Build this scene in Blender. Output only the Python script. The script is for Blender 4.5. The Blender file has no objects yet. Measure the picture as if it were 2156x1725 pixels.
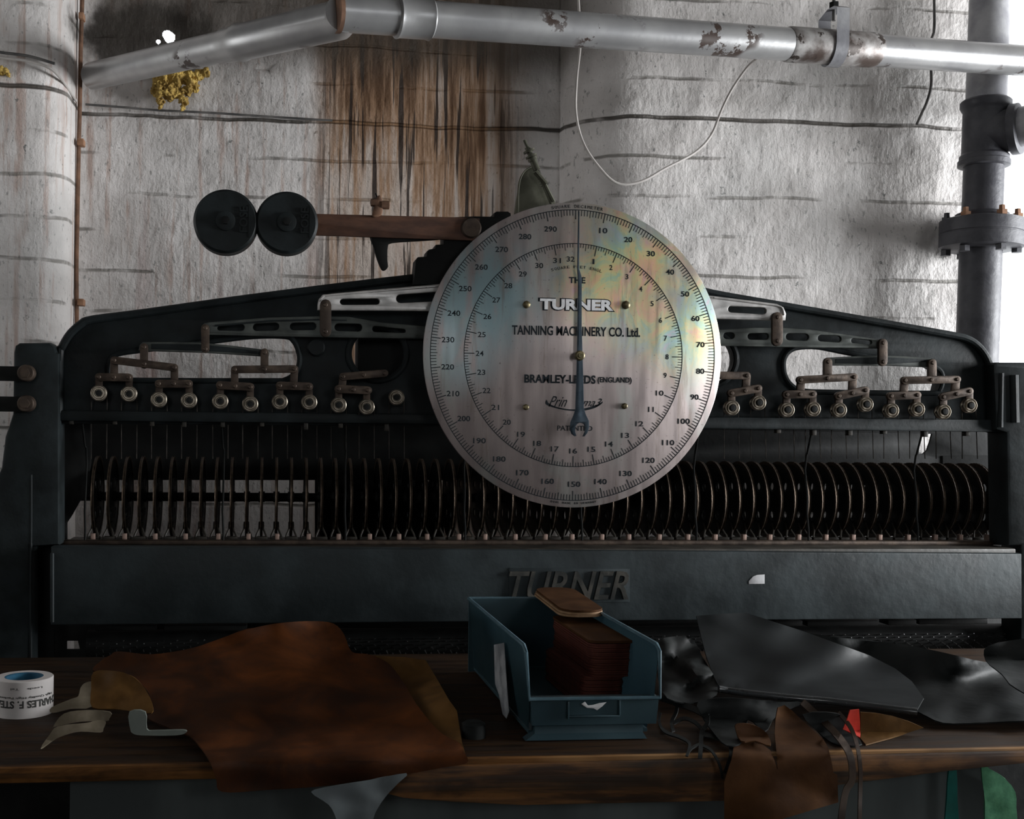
import bpy, bmesh, math, random
from mathutils import Vector, Matrix, noise as mnoise
from mathutils.geometry import delaunay_2d_cdt
random.seed(7)
C = bpy.context.scene.collection
PI = math.pi
# ------------------------------------------------------------------ camera
F = 2400.0; CX, CY = 820.0, 907.0
YAW = math.radians(6.05); ROLL = 0.011
CAM = Vector((0, 0, 1.40))
RT = Vector((math.cos(YAW), -math.sin(YAW), 0)); FW = Vector((math.sin(YAW), math.cos(YAW), 0)); UP = Vector((0, 0, 1))
cx_ = RT*math.cos(ROLL) + UP*math.sin(ROLL); cy_ = UP*math.cos(ROLL) - RT*math.sin(ROLL); cz_ = -FW
cam = bpy.data.objects.new('camera', bpy.data.cameras.new('camera')); C.objects.link(cam)
cam.matrix_world = Matrix(((cx_.x, cy_.x, cz_.x, CAM.x), (cx_.y, cy_.y, cz_.y, CAM.y), (cx_.z, cy_.z, cz_.z, CAM.z), (0, 0, 0, 1)))
cam.data.sensor_fit = 'HORIZONTAL'; cam.data.sensor_width = 36; cam.data.lens = 36*F/2156
cam.data.shift_x = (1078-CX)/2156; cam.data.shift_y = (CY-862.5)/2156
cam.data.clip_start = .05
bpy.context.scene.camera = cam
# ------------------------------------------------------------------ light and exposure
vs = bpy.context.scene.view_settings
vs.view_transform = 'Standard'; vs.look = 'None'; vs.exposure = 0.22; vs.gamma = 1; vs.use_curve_mapping = False
w = bpy.data.worlds.new('sky'); bpy.context.scene.world = w; w.use_nodes = True
w.node_tree.nodes['Background'].inputs[0].default_value = (.93, .97, 1, 1)
w.node_tree.nodes['Background'].inputs[1].default_value = 3.0
def window_or_fill_light(name, loc, target, sx, sy, power, col):
    l = bpy.data.lights.new(name, 'AREA'); l.shape = 'RECTANGLE'; l.size = sx; l.size_y = sy; l.energy = power; l.color = col
    o = bpy.data.objects.new(name, l); C.objects.link(o); o.location = loc
    o.rotation_euler = (Vector(target)-Vector(loc)).to_track_quat('-Z', 'Y').to_euler(); return o
window_or_fill_light('daylight_right_window', (4.15, 1.75, 1.65), (0, 2.1, 1.80), 1.75, 1.25, 210, (.96, .98, 1))
window_or_fill_light('daylight_left_window', (-2.45, 2.25, 1.95), (0, 2.75, 1.85), .85, 1.1, 6, (1, .975, .95))
window_or_fill_light('daylight_rear_window', (2.25, -2.35, 2.45), (.9, 2.4, 1.8), 1.0, .8, 7, (.98, .98, 1))
window_or_fill_light('rear_left_fill', (-1.2, -2.35, 2.1), (-.3, 2.0, 1.3), .8, .8, 3, (1, .98, .96))  # added front fill from behind the camera, not a known window
bpy.context.scene.cycles.use_denoising = True
bpy.context.scene.cycles.max_bounces = 6

# ------------------------------------------------------------------ helpers
def ray(px, py):
    a = (px-CX)/F; b = -(py-CY)/F
    x = a*math.cos(ROLL) - b*math.sin(ROLL); y = a*math.sin(ROLL) + b*math.cos(ROLL)
    return RT*x + FW + UP*y
def P(px, py, Y):
    d = ray(px, py); return CAM + d*(Y/d.y)
ZB = 0.94                                     # bench top height
def Yb(px, py, z=ZB):                          # depth where the line of sight meets the height z
    d = ray(px, py)
    if d.z > -1e-3: return 99
    return d.y*(z-CAM.z)/d.z
ORG = {}
def tag(o, label=None, cat=None, group=None, kind=None):
    if label: o['label'] = label
    if cat: o['category'] = cat
    if group: o['group'] = group
    if kind: o['kind'] = kind
    return o
def thing(name, loc, label, cat, group=None):
    o = bpy.data.objects.new(name, None); C.objects.link(o); o.location = loc; o.empty_display_size = .05
    ORG[o] = Vector(loc); return tag(o, label, cat, group)
def link(name, bm, m, parent=None, origin=None, smooth=True, ang=35):
    if isinstance(bm, bpy.types.Mesh):
        me = bm; b2 = bmesh.new(); b2.from_mesh(me); bm = b2
    o0 = Vector(origin) if origin is not None else (ORG[parent] if parent else Vector((0, 0, 0)))
    bmesh.ops.translate(bm, verts=bm.verts, vec=-o0)
    me = bpy.data.meshes.new(name); bm.to_mesh(me); bm.free()
    for p in me.polygons: p.use_smooth = smooth
    if smooth and hasattr(me, 'set_sharp_from_angle'): me.set_sharp_from_angle(angle=math.radians(ang))
    me.materials.append(m)
    o = bpy.data.objects.new(name, me); C.objects.link(o); ORG[o] = o0
    if parent: o.parent = parent; o.location = o0-ORG[parent]
    else: o.location = o0
    return o
def dup(o, loc, parent=None, tree=True):
    c = o.copy(); C.objects.link(c); c.parent = parent; c.location = loc; ORG[c] = Vector(loc)+(ORG[parent] if parent else Vector((0, 0, 0)))
    if tree:
        for ch in [k for k in bpy.data.objects if k.parent == o]:
            d = ch.copy(); C.objects.link(d); d.parent = c
    return c
def join(bm, other):
    me = bpy.data.meshes.new('t'); other.to_mesh(me); other.free(); bm.from_mesh(me); bpy.data.meshes.remove(me)
def box(bm, x0, x1, y0, y1, z0, z1, bev=0):
    b = bmesh.new(); bmesh.ops.create_cube(b, size=1)
    for v in b.verts: v.co = Vector((x0+(v.co.x+.5)*(x1-x0), y0+(v.co.y+.5)*(y1-y0), z0+(v.co.z+.5)*(z1-z0)))
    if bev: bmesh.ops.bevel(b, geom=b.edges[:], offset=bev, segments=2, affect='EDGES', profile=.5)
    join(bm, b)
def pxbox(bm, x0, x1, y0, y1, Ya, Yc, bev=0):
    a = P((x0+x1)/2, (y0+y1)/2, Ya); A = P(x0, (y0+y1)/2, Ya); B = P(x1, (y0+y1)/2, Ya); T = P((x0+x1)/2, y0, Ya); D = P((x0+x1)/2, y1, Ya)
    box(bm, A.x, B.x, Ya, Yc, D.z, T.z, bev)
def spline(pts, n=6, closed=True):
    out = []; N = len(pts)
    for i in range(N if closed else N-1):
        p0 = pts[(i-1) % N] if closed or i > 0 else pts[0]; p1 = pts[i]; p2 = pts[(i+1) % N]; p3 = pts[(i+2) % N] if closed or i+2 < N else pts[-1]
        for k in range(n):
            t = k/n
            out.append(tuple(.5*((2*p1[j])+(-p0[j]+p2[j])*t+(2*p0[j]-5*p1[j]+4*p2[j]-p3[j])*t*t+(-p0[j]+3*p1[j]-3*p2[j]+p3[j])*t**3) for j in range(len(p1))))
    if not closed: out.append(tuple(pts[-1]))
    return out
def ext(polys, Ya, Yc, bev=.0015, px=True):
    """outline (first) and holes (rest), in picture points at depth Ya, extruded to Yc; rounded rims"""
    cu = bpy.data.curves.new('c', 'CURVE'); cu.dimensions = '2D'; cu.fill_mode = 'BOTH'
    th = abs(Yc-Ya); cu.extrude = max(th/2-bev, 0); cu.bevel_depth = bev; cu.bevel_resolution = 1; cu.offset = -bev
    for pl in polys:
        s = cu.splines.new('POLY'); s.points.add(len(pl)-1); s.use_cyclic_u = True
        for i, p in enumerate(pl):
            q = P(p[0], p[1], Ya) if px else Vector((p[0], 0, p[1]))
            s.points[i].co = (q.x, q.z, 0, 1)
    o = bpy.data.objects.new('c', cu); C.objects.link(o)
    me = bpy.data.meshes.new_from_object(o.evaluated_get(bpy.context.evaluated_depsgraph_get()))
    bpy.data.objects.remove(o); bpy.data.curves.remove(cu)
    bm = bmesh.new(); bm.from_mesh(me); bpy.data.meshes.remove(me)
    bmesh.ops.remove_doubles(bm, verts=bm.verts, dist=1e-5)
    ym = (Ya+Yc)/2
    for v in bm.verts: v.co = Vector((v.co.x, ym-v.co.z, v.co.y))
    bmesh.ops.recalc_face_normals(bm, faces=bm.faces)
    return bm
def tube(bm, pts, r, n=10, caps=True):
    """round bar through 3D points; r a number or one per point"""
    pts = [Vector(p) for p in pts]; N = len(pts)
    rr = r if isinstance(r, (list, tuple)) else [r]*N
    rings = []; up = None
    for i in range(N):
        t = (pts[min(i+1, N-1)]-pts[max(i-1, 0)]).normalized()
        if up is None: up = t.orthogonal().normalized()
        up = (up - t*up.dot(t)).normalized(); s = t.cross(up)
        rings.append([bm.verts.new(pts[i]+(up*math.cos(2*PI*k/n)+s*math.sin(2*PI*k/n))*rr[i]) for k in range(n)])
    for i in range(N-1):
        for k in range(n): bm.faces.new((rings[i][k], rings[i][(k+1) % n], rings[i+1][(k+1) % n], rings[i+1][k]))
    if caps: bm.faces.new(rings[0][::-1]); bm.faces.new(rings[-1])
def lathe(bm, prof, c, axis='Y', n=32):
    """profile [(radius, along)] turned about an axis through c"""
    rings = []
    for r, a in prof:
        ring = []
        for k in range(n):
            u, v = r*math.cos(2*PI*k/n), r*math.sin(2*PI*k/n)
            q = {'Y': (u, a, v), 'X': (a, u, v), 'Z': (u, v, a)}[axis]
            ring.append(bm.verts.new(Vector(c)+Vector(q)))
        rings.append(ring)
    for i in range(len(rings)-1):
        for k in range(n): bm.faces.new((rings[i][k], rings[i][(k+1) % n], rings[i+1][(k+1) % n], rings[i+1][k]))
    if prof[0][0] > 1e-6: bm.faces.new(rings[0][::-1])
    if prof[-1][0] > 1e-6: bm.faces.new(rings[-1])
    bmesh.ops.remove_doubles(bm, verts=bm.verts, dist=1e-6)
    bmesh.ops.recalc_face_normals(bm, faces=bm.faces)
def text_bm(s, w, h, depth, shear=0, bold=0, spacing=1, keep=False):
    """lettering in the XZ plane, centred, w by h metres, front at y=-depth"""
    cu = bpy.data.curves.new('t', 'FONT'); cu.body = s; cu.size = 1; cu.shear = shear; cu.offset = bold; cu.space_character = spacing
    cu.extrude = .01; cu.resolution_u = 3
    o = bpy.data.objects.new('t', cu); C.objects.link(o)
    me = bpy.data.meshes.new_from_object(o.evaluated_get(bpy.context.evaluated_depsgraph_get()))
    bpy.data.objects.remove(o); bpy.data.curves.remove(cu)
    bm = bmesh.new(); bm.from_mesh(me); bpy.data.meshes.remove(me)
    xs = [v.co.x for v in bm.verts]; ys = [v.co.y for v in bm.verts]
    sy = h/(max(ys)-min(ys)); sx = w/(max(xs)-min(xs)) if w else sy
    mx, my = (max(xs)+min(xs))/2, (max(ys)+min(ys))/2
    for v in bm.verts: v.co = Vector(((v.co.x-mx)*sx, -depth if v.co.z > 0 else 0, (v.co.y-my)*sy))
    return bm
def sheet(outline, Yf, thick, step=16, smooth=5, wr=.0, wf=6, seed=0):
    """limp sheet: outline seen in the picture, each point carried to depth Yf(px,py), then given thickness"""
    ol = spline(outline, smooth) if smooth else outline
    pts = []
    for i, p in enumerate(ol):
        q = ol[(i+1) % len(ol)]; d = math.hypot(q[0]-p[0], q[1]-p[1]); n = max(1, int(d/step))
        for k in range(n): pts.append((p[0]+(q[0]-p[0])*k/n, p[1]+(q[1]-p[1])*k/n))
    def inside(x, y):
        c = False; j = len(pts)-1
        for i in range(len(pts)):
            if (pts[i][1] > y) != (pts[j][1] > y) and x < (pts[j][0]-pts[i][0])*(y-pts[i][1])/(pts[j][1]-pts[i][1])+pts[i][0]: c = not c
            j = i
        return c
    nb = len(pts); allp = list(pts)
    x0, x1 = min(p[0] for p in pts), max(p[0] for p in pts); y0, y1 = min(p[1] for p in pts), max(p[1] for p in pts)
    gy = y0; r = 0; sy = step*.7
    while gy < y1:
        gx = x0+(step/2 if r % 2 else 0)
        while gx < x1:
            if inside(gx, gy) and min((gx-p[0])**2+(gy-p[1])**2 for p in pts) > (step*.45)**2: allp.append((gx, gy))
            gx += step
        gy += sy; r += 1
    res = delaunay_2d_cdt([Vector(p) for p in allp], [(i, (i+1) % nb) for i in range(nb)], [list(range(nb))], 1, 1e-4)
    bm = bmesh.new(); vs_ = []
    for v in res[0]:
        Y = Yf(v.x, v.y)
        if wr: Y -= wr*(mnoise.noise(Vector((v.x/100*wf*.3+seed, v.y/100*wf*.5, seed)))+.5)
        vs_.append(bm.verts.new(P(v.x, v.y, Y)))
    for f in res[2]:
        try: bm.faces.new([vs_[i] for i in f])
        except ValueError: pass
    bmesh.ops.recalc_face_normals(bm, faces=bm.faces)
    if sum(f.normal.y for f in bm.faces) > 0: bmesh.ops.reverse_faces(bm, faces=bm.faces)
    g = bmesh.ops.solidify(bm, geom=bm.faces[:], thickness=thick)
    bmesh.ops.recalc_face_normals(bm, faces=bm.faces)
    return bm
def idw(ctrl):
    def f(x, y):
        s = t = 0
        for a, b, v in ctrl:
            d = 1/((x-a)**2+((y-b)*1.6)**2+6000)**1.6; s += d*v; t += d
        return s/t
    return f
YF = Yb(1200, 1594)                             # bench front edge
def on_bench(ctrl, lift=.004, hang=.006):
    g = idw(ctrl)
    def f(x, y):
        b = Yb(x, y, ZB+lift)
        h = YF-hang-.008; return min(g(x, y), .5*(b+h+math.sqrt((b-h)**2+.0004)) if b < YF+.12 else b)
    return f
# ------------------------------------------------------------------ materials
class NT:
    def __init__(s, name):
        s.m = bpy.data.materials.new(name); s.m.use_nodes = True; s.t = s.m.node_tree
        s.b = s.t.nodes['Principled BSDF']; s.tc = s.t.nodes.new('ShaderNodeTexCoord')
    def lk(s, a, b): s.t.links.new(a, b)
    def put(s, sock, v):
        if hasattr(v, 'is_output'): s.lk(v, sock)
        elif isinstance(v, tuple) and len(v) == 3 and sock.type == 'RGBA': sock.default_value = v+(1,)
        else: sock.default_value = v
    def coord(s, scale=(1, 1, 1), loc=(0, 0, 0), kind='Object'):
        n = s.t.nodes.new('ShaderNodeMapping'); s.lk(s.tc.outputs[kind], n.inputs[0]); n.inputs['Scale'].default_value = scale; n.inputs['Location'].default_value = loc
        return n.outputs[0]
    def noise(s, vec, scale, detail=4, rough=.55, dist=0):
        n = s.t.nodes.new('ShaderNodeTexNoise'); s.lk(vec, n.inputs['Vector']); n.inputs['Scale'].default_value = scale
        n.inputs['Detail'].default_value = detail; n.inputs['Roughness'].default_value = rough; n.inputs['Distortion'].default_value = dist
        return n.outputs['Fac']
    def math(s, op, a, b=0.5, c=None, clamp=False):
        n = s.t.nodes.new('ShaderNodeMath'); n.operation = op; n.use_clamp = clamp; s.put(n.inputs[0], a); s.put(n.inputs[1], b)
        if c is not None: s.put(n.inputs[2], c)
        return n.outputs[0]
    def rng(s, v, a, b, c=0., d=1.):
        n = s.t.nodes.new('ShaderNodeMapRange'); n.clamp = True; n.interpolation_type = 'SMOOTHSTEP'; s.put(n.inputs[0], v)
        for i, x in enumerate((a, b, c, d)): n.inputs[i+1].default_value = x
        return n.outputs[0]
    def mix(s, f, a, b, mode='MIX'):
        n = s.t.nodes.new('ShaderNodeMix'); n.data_type = 'RGBA'; n.blend_type = mode; s.put(n.inputs[0], f); s.put(n.inputs[6], a); s.put(n.inputs[7], b)
        return n.outputs[2]
    def ramp(s, f, stops):
        n = s.t.nodes.new('ShaderNodeValToRGB'); s.put(n.inputs[0], f); e = n.color_ramp.elements
        while len(e) < len(stops): e.new(.5)
        for i, (p, c) in enumerate(stops): e[i].position = p; e[i].color = tuple(c)+(1,)
        return n.outputs[0]
    def xyz(s, vec=None):
        n = s.t.nodes.new('ShaderNodeSeparateXYZ'); s.lk(vec or s.tc.outputs['Object'], n.inputs[0]); return n.outputs
    def bump(s, h, strength=.3, dist=.002):
        n = s.t.nodes.new('ShaderNodeBump'); s.lk(h, n.inputs['Height']); n.inputs['Strength'].default_value = strength; n.inputs['Distance'].default_value = dist
        s.lk(n.outputs[0], s.b.inputs['Normal'])
    def fin(s, col, rough=.5, metal=0., spec=None):
        s.put(s.b.inputs['Base Color'], col); s.put(s.b.inputs['Roughness'], rough); s.put(s.b.inputs['Metallic'], metal)
        if spec is not None: s.put(s.b.inputs['Specular IOR Level'], spec)
        return s.m
def simple(name, c1, c2, scale=30, rough=.5, metal=0., bump=.25, bd=.001, stretch=(1, 1, 1), chips=None, spec=None, chip_th=.70):
    n = NT(name); v = n.coord(stretch); f = n.noise(v, scale, 5)
    col = n.mix(n.rng(f, .35, .68), c1, c2)
    if chips:
        k = n.rng(n.noise(n.coord(stretch, (3, 1, 7)), scale*1.4, 6, .65), chip_th, chip_th+.03); col = n.mix(k, col, chips)
    n.bump(n.noise(v, scale*4, 4), bump, bd)
    return n.fin(col, n.rng(f, .2, .8, rough-.08, rough+.1), metal, .3 if spec is None else spec)
M = {}
M['paint'] = simple('dark_machine_paint', (0.00858, 0.01092, 0.01131), (0.01794, 0.0234, 0.02496), 14, .5, 0, .5, .0015, spec=.15, chips=(.06, .055, .05), chip_th=.74)
M['beam'] = simple('blue_grey_beam_paint', (0.01453, 0.01912, 0.02065), (0.02831, 0.03748, 0.04054), 9, .5, 0, .7, .0016, spec=.2, chips=(.16, .17, .13), chip_th=.755)
M['black'] = simple('sooty_cast_iron', (0.0048, 0.0054, 0.0054), (0.0108, 0.0114, 0.0108), 20, .6, 0, .4, spec=.15)
M['oldbrass'] = simple('rusty_brown_steel', (0.04, 0.0288, 0.0224), (0.088, 0.064, 0.048), 40, .5, .5, .4)
M['arm'] = simple('rust_brown_bar', (0.051, 0.0238, 0.0153), (0.1062, 0.0493, 0.0289), 14, .6, .1, .3, stretch=(1, 1, 3), chips=(.15, .11, .09), chip_th=.73)
M['silver'] = simple('pale_aluminium_lever', (.42, .41, .40), (.62, .60, .58), 25, .38, .6, .3, chips=(.1, .09, .08), chip_th=.68)
M['lever'] = simple('grey_green_lever_paint', (0.0495, 0.0558, 0.0522), (0.09, 0.099, 0.09), 22, .45, .2, .3, chips=(.12, .1, .08), chip_th=.72)
M['pulley'] = simple('worn_brass_pulley', (0.16, 0.136, 0.104), (0.352, 0.312, 0.256), 60, .35, .8, .2)
M['wheel_rim'] = simple('knurled_bronze_rim', (0.035, 0.025, 0.0175), (0.08, 0.0575, 0.04), 80, .45, .7, .6)
M['wheel'] = simple('black_wheel_disc', (.008, .009, .009), (.016, .017, .016), 20, .55, .2, .3)
M['cord'] = simple('greasy_cord', (0.021, 0.0189, 0.0168), (0.0672, 0.0588, 0.0504), 60, .7)
M['ledge'] = simple('oily_brown_ledge', (0.021, 0.0192, 0.0156), (0.042, 0.036, 0.0288), 20, .5, .1, .5)
M['guard'] = simple('dark_guard_rod', (.008, .009, .009), (.018, .018, .017), 30, .7, 0, .3, spec=.05)
M['blue'] = simple('blue_plastic', (.022, .048, .060), (.032, .066, .080), 8, .38, 0, .1, spec=.4)
M['white_label'] = simple('white_paper', (.55, .55, .56), (.75, .75, .76), 30, .7)
M['tape'] = simple('white_tape_film', (0.5007, 0.4683, 0.4522), (0.5814, 0.5491, 0.533), 12, .35)
M['ink'] = simple('black_ink', (.03, .03, .03), (.045, .045, .04), 40, .6)
M['tapecore'] = simple('blue_cardboard_core', (.01, .06, .11), (.02, .10, .17), 40, .8)
M['rust_flake'] = simple('rusty_iron', (.10, .055, .035), (.22, .12, .075), 25, .7, .1, .5)
M['foam'] = simple('yellow_foam', (.30, .19, .05), (.62, .43, .12), 40, .8, 0, .8, .004)
M['cable'] = simple('pale_grey_cable', (.42, .39, .37), (.55, .52, .49), 12, .5)
M['darkcable'] = simple('dark_cable', (0.056, 0.056, 0.056), (0.16, 0.152, 0.144), 12, .5)
M['needle'] = simple('blued_steel_pointer', (0.026, 0.039, 0.052), (0.04875, 0.065, 0.08125), 30, .35, .6, .15)
M['inkdial'] = simple('engraved_dark_blue', (.014, .018, .021), (.028, .033, .038), 90, .8, 0, .1, spec=.05)
M['chrome'] = simple('polished_raised_letters', (.5, .5, .51), (.72, .72, .72), 60, .42, .9, .2)
M['screw'] = simple('tarnished_brass_screw', (.09, .075, .04), (.2, .165, .09), 60, .4, .7, .5)
M['iron'] = simple('grey_painted_iron', (0.05057, 0.05057, 0.0595), (0.08925, 0.08925, 0.09821), 16, .5, 0, .6, .002, chips=(.22, .12, .08), chip_th=.74)
M['iron2'] = simple('grey_white_painted_iron', (.26, .26, .28), (.42, .42, .43), 12, .5, 0, .6, .002, chips=(.10, .09, .08), chip_th=.69)
M['rustbolt'] = simple('orange_rust_bolt', (.22, .11, .06), (.36, .2, .12), 40, .7)
M['concrete'] = simple('dusty_concrete', (.05, .045, .04), (.08, .075, .07), 6, .85, 0, .5)
M['plaster'] = simple('dingy_plaster', (.07, .066, .06), (.11, .10, .092), 3, .85, 0, .5)
M['frame'] = simple('white_window_paint', (.55, .55, .57), (.7, .7, .72), 8, .5)
M['panel'] = simple('grey_stained_plywood', (0.0385, 0.0462, 0.0462), (0.084, 0.098, 0.0966), 5, .65, 0, .4, stretch=(1, 1, .35))
M['rag'] = simple('beige_suede_strip', (0.144, 0.12, 0.084), (0.216, 0.18, 0.132), 30, .85, spec=0.1)
M['tan'] = simple('tan_leather', (.085, .042, .012), (.135, .068, .020), 26, .6, 0, .3, spec=0.1)
M['tan2'] = simple('pale_cut_leather_edge', (0.204, 0.12, 0.06), (0.3, 0.186, 0.102), 40, .7)
M['brownleather'] = simple('brown_suede_leather', (.045, .019, .007), (.076, .034, .013), 18, .8, 0, .4, spec=0.08)
M['offcut'] = simple('black_leather_offcut', (0.0098, 0.0112, 0.0112), (0.021, 0.0231, 0.0224), 25, .5, spec=0.1)
M['blackhide'] = simple('glossy_black_leather', (0.0085, 0.0102, 0.01105), (0.0153, 0.01785, 0.0187), 7, .5, 0, .2, .002, spec=0.14)
M['cloth'] = simple('dull_black_leather', (.009, .011, .011), (.018, .020, .020), 8, .6, 0, .5, .003, spec=.12)
M['piece'] = simple('red_brown_leather', (0.078, 0.0234, 0.01716), (0.1326, 0.0429, 0.02964), 40, .6, spec=0.1)
M['red'] = simple('red_felt', (.55, .035, .02), (.75, .06, .035), 40, .9)
M['green'] = simple('green_cloth', (0.06, 0.204, 0.108), (0.108, 0.312, 0.168), 60, .85)
M['teal'] = simple('teal_cloth', (.01, .10, .085), (.015, .14, .12), 30, .8)
M['paleleather'] = simple('pale_grey_leather', (0.102, 0.12, 0.126), (0.132, 0.15, 0.156), 12, .7)
M['plastictray'] = simple('grey_green_plastic', (0.132, 0.15, 0.132), (0.18, 0.198, 0.174), 10, .5)
M['olive'] = simple('olive_sheet_steel', (0.0595, 0.0595, 0.042), (0.105, 0.105, 0.077), 25, .5, .4, .3)

def wood(nm, dark, edge):
    n = NT(nm); v = n.coord((1, 6, 6)); g = n.noise(v, 5, 6, .6, .6)
    fine = n.noise(n.coord((2, 50, 50)), 2, 4)
    col = n.ramp(g, [(.25, (.009, .006, .004)), (.45, (.040, .017, .006)), (.60, (.16, .070, .020)), (.8, (.020, .010, .005))])
    col = n.mix(n.rng(fine, .4, .7), col, (.03, .018, .010)); 
    wear = n.rng(n.noise(n.coord(), 9, 4), .52, .68)
    col = n.mix(n.math('MULTIPLY', wear, .35), col, (.17, .080, .028))
    if dark:
        Y = n.xyz()[1]; k = n.rng(n.math('ADD', Y, n.math('MULTIPLY', n.noise(n.coord(), 6, 4), .02)), edge+.010, edge+.026)
        col = n.mix(n.math('MULTIPLY', k, .82), col, n.mix(n.rng(fine, .4, .6), (.005, .0038, .0028), (.019, .012, .008)))  # darker wood tone behind the front edge
        col = n.mix(n.math('MULTIPLY', n.math('MULTIPLY', n.rng(Y, edge+.003, edge+.010, 1, 0), n.rng(n.noise(n.coord((.6, 1, 1)), 5, 4), .42, .58)), .8), col, (.30, .165, .070))  # worn front edge, with its catch light painted in as paler wood
    n.bump(fine, .5, .002); return n.fin(col, n.rng(g, .3, .7, .5, .65), 0, .1 if dark else .3)
M['wood'] = wood('worn_bench_wood', False, 0)
M['benchtop'] = wood('dark_bench_top', True, YF-1.9)
def hide():
    n = NT('waxed_orange_brown_hide'); v = n.coord()
    a = n.noise(v, 7, 6, .65, .5); b = n.noise(v, 22, 5, .6)
    col = n.ramp(a, [(.25, (.011, .005, .0025)), (.45, (.033, .0105, .003)), (.6, (.075, .022, .0045)), (.78, (.13, .038, .007))])
    col = n.mix(n.rng(b, .55, .75, 0, .45), col, (.022, .010, .006))
    n.bump(b, .35, .001); return n.fin(col, n.rng(a, .3, .7, .55, .68), 0, .12)
M['hide'] = hide()
def pipe_mat():
    n = NT('silver_painted_pipe'); v = n.coord()
    a = n.noise(v, 14, 6, .7); big = n.noise(v, 4.5, 3)
    col = n.mix(n.rng(n.noise(v, 8, 3), .3, .7), (.30, .30, .305), (.42, .42, .42))
    k = n.math('MULTIPLY', n.rng(a, .52, .55), n.rng(big, .53, .60))
    col = n.mix(k, col, (.045, .028, .022))
    n.bump(n.noise(v, 60, 4), .3, .001)
    metal = n.math('SUBTRACT', .55, n.math('MULTIPLY', k, .5)); return n.fin(col, .36, metal)
M['pipe'] = pipe_mat()
def dial_mat():
    n = NT('tarnished_dial_plate'); o = n.xyz(); v = n.coord()
    st = n.noise(n.coord((1, 1, .12)), 30, 5, .6)         # brushed, running drips
    col = n.mix(n.rng(st, .3, .7), (.32, .27, .262), (.44, .375, .36))
    def spot(x, z, r):
        d = n.math('SQRT', n.math('ADD', n.math('POWER', n.math('SUBTRACT', o[0], x), 2), n.math('POWER', n.math('SUBTRACT', o[2], z), 2)))
        return n.rng(d, r*.25, r, 1, 0)
    sm = n.noise(n.coord((1, 1, .7)), 15, 6, .68, .9)
    cyan = n.math('MULTIPLY', n.rng(n.noise(n.coord((1.6, 1, .5)), 9, 4, .6, .6), .36, .56), n.math('MAXIMUM', spot(-.20, .12, .19), n.math('MULTIPLY', spot(-.24, 0, .12), .7)))
    col = n.mix(n.math('MULTIPLY', cyan, .85), col, (.24, .37, .40))
    rain = n.ramp(sm, [(.30, (.62, .36, .40)), (.40, (.70, .42, .24)), (.48, (.60, .55, .25)), (.56, (.36, .52, .34)), (.64, (.30, .50, .50)), (.74, (.58, .40, .50))])
    k = n.math('MAXIMUM', spot(.12, .17, .22), n.math('MULTIPLY', spot(.24, .08, .17), .8))
    k = n.math('MULTIPLY', k, n.rng(n.noise(v, 6, 4), .25, .6)); col = n.mix(n.math('MULTIPLY', k, .9), col, rain)
    k2 = n.math('MULTIPLY', n.rng(n.noise(n.coord((1, 1, .5), (2, 2, 2)), 8, 4, .6, .8), .5, .66), .35); col = n.mix(k2, col, (.33, .40, .37))
    k3 = n.rng(n.noise(n.coord((1, 1, .10), (5, 0, 0)), 40, 5, .7), .54, .68, 0, .55); col = n.mix(k3, col, (.20, .16, .13))
    sp = n.rng(n.noise(v, 130, 3, .7), .62, .70, 0, .6); col = n.mix(sp, col, (.12, .10, .09))
    n.bump(n.noise(v, 60, 4), .12, .0006)
    return n.fin(col, n.rng(st, .3, .7, .32, .44), .62)
M['dial'] = dial_mat()
XL1, XL2 = P(686, 260, 3.0).x, P(1085, 260, 3.0).x; ZC = P(700, 258, 3.0).z; ZT = P(900, 95, 3.0).z
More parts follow.
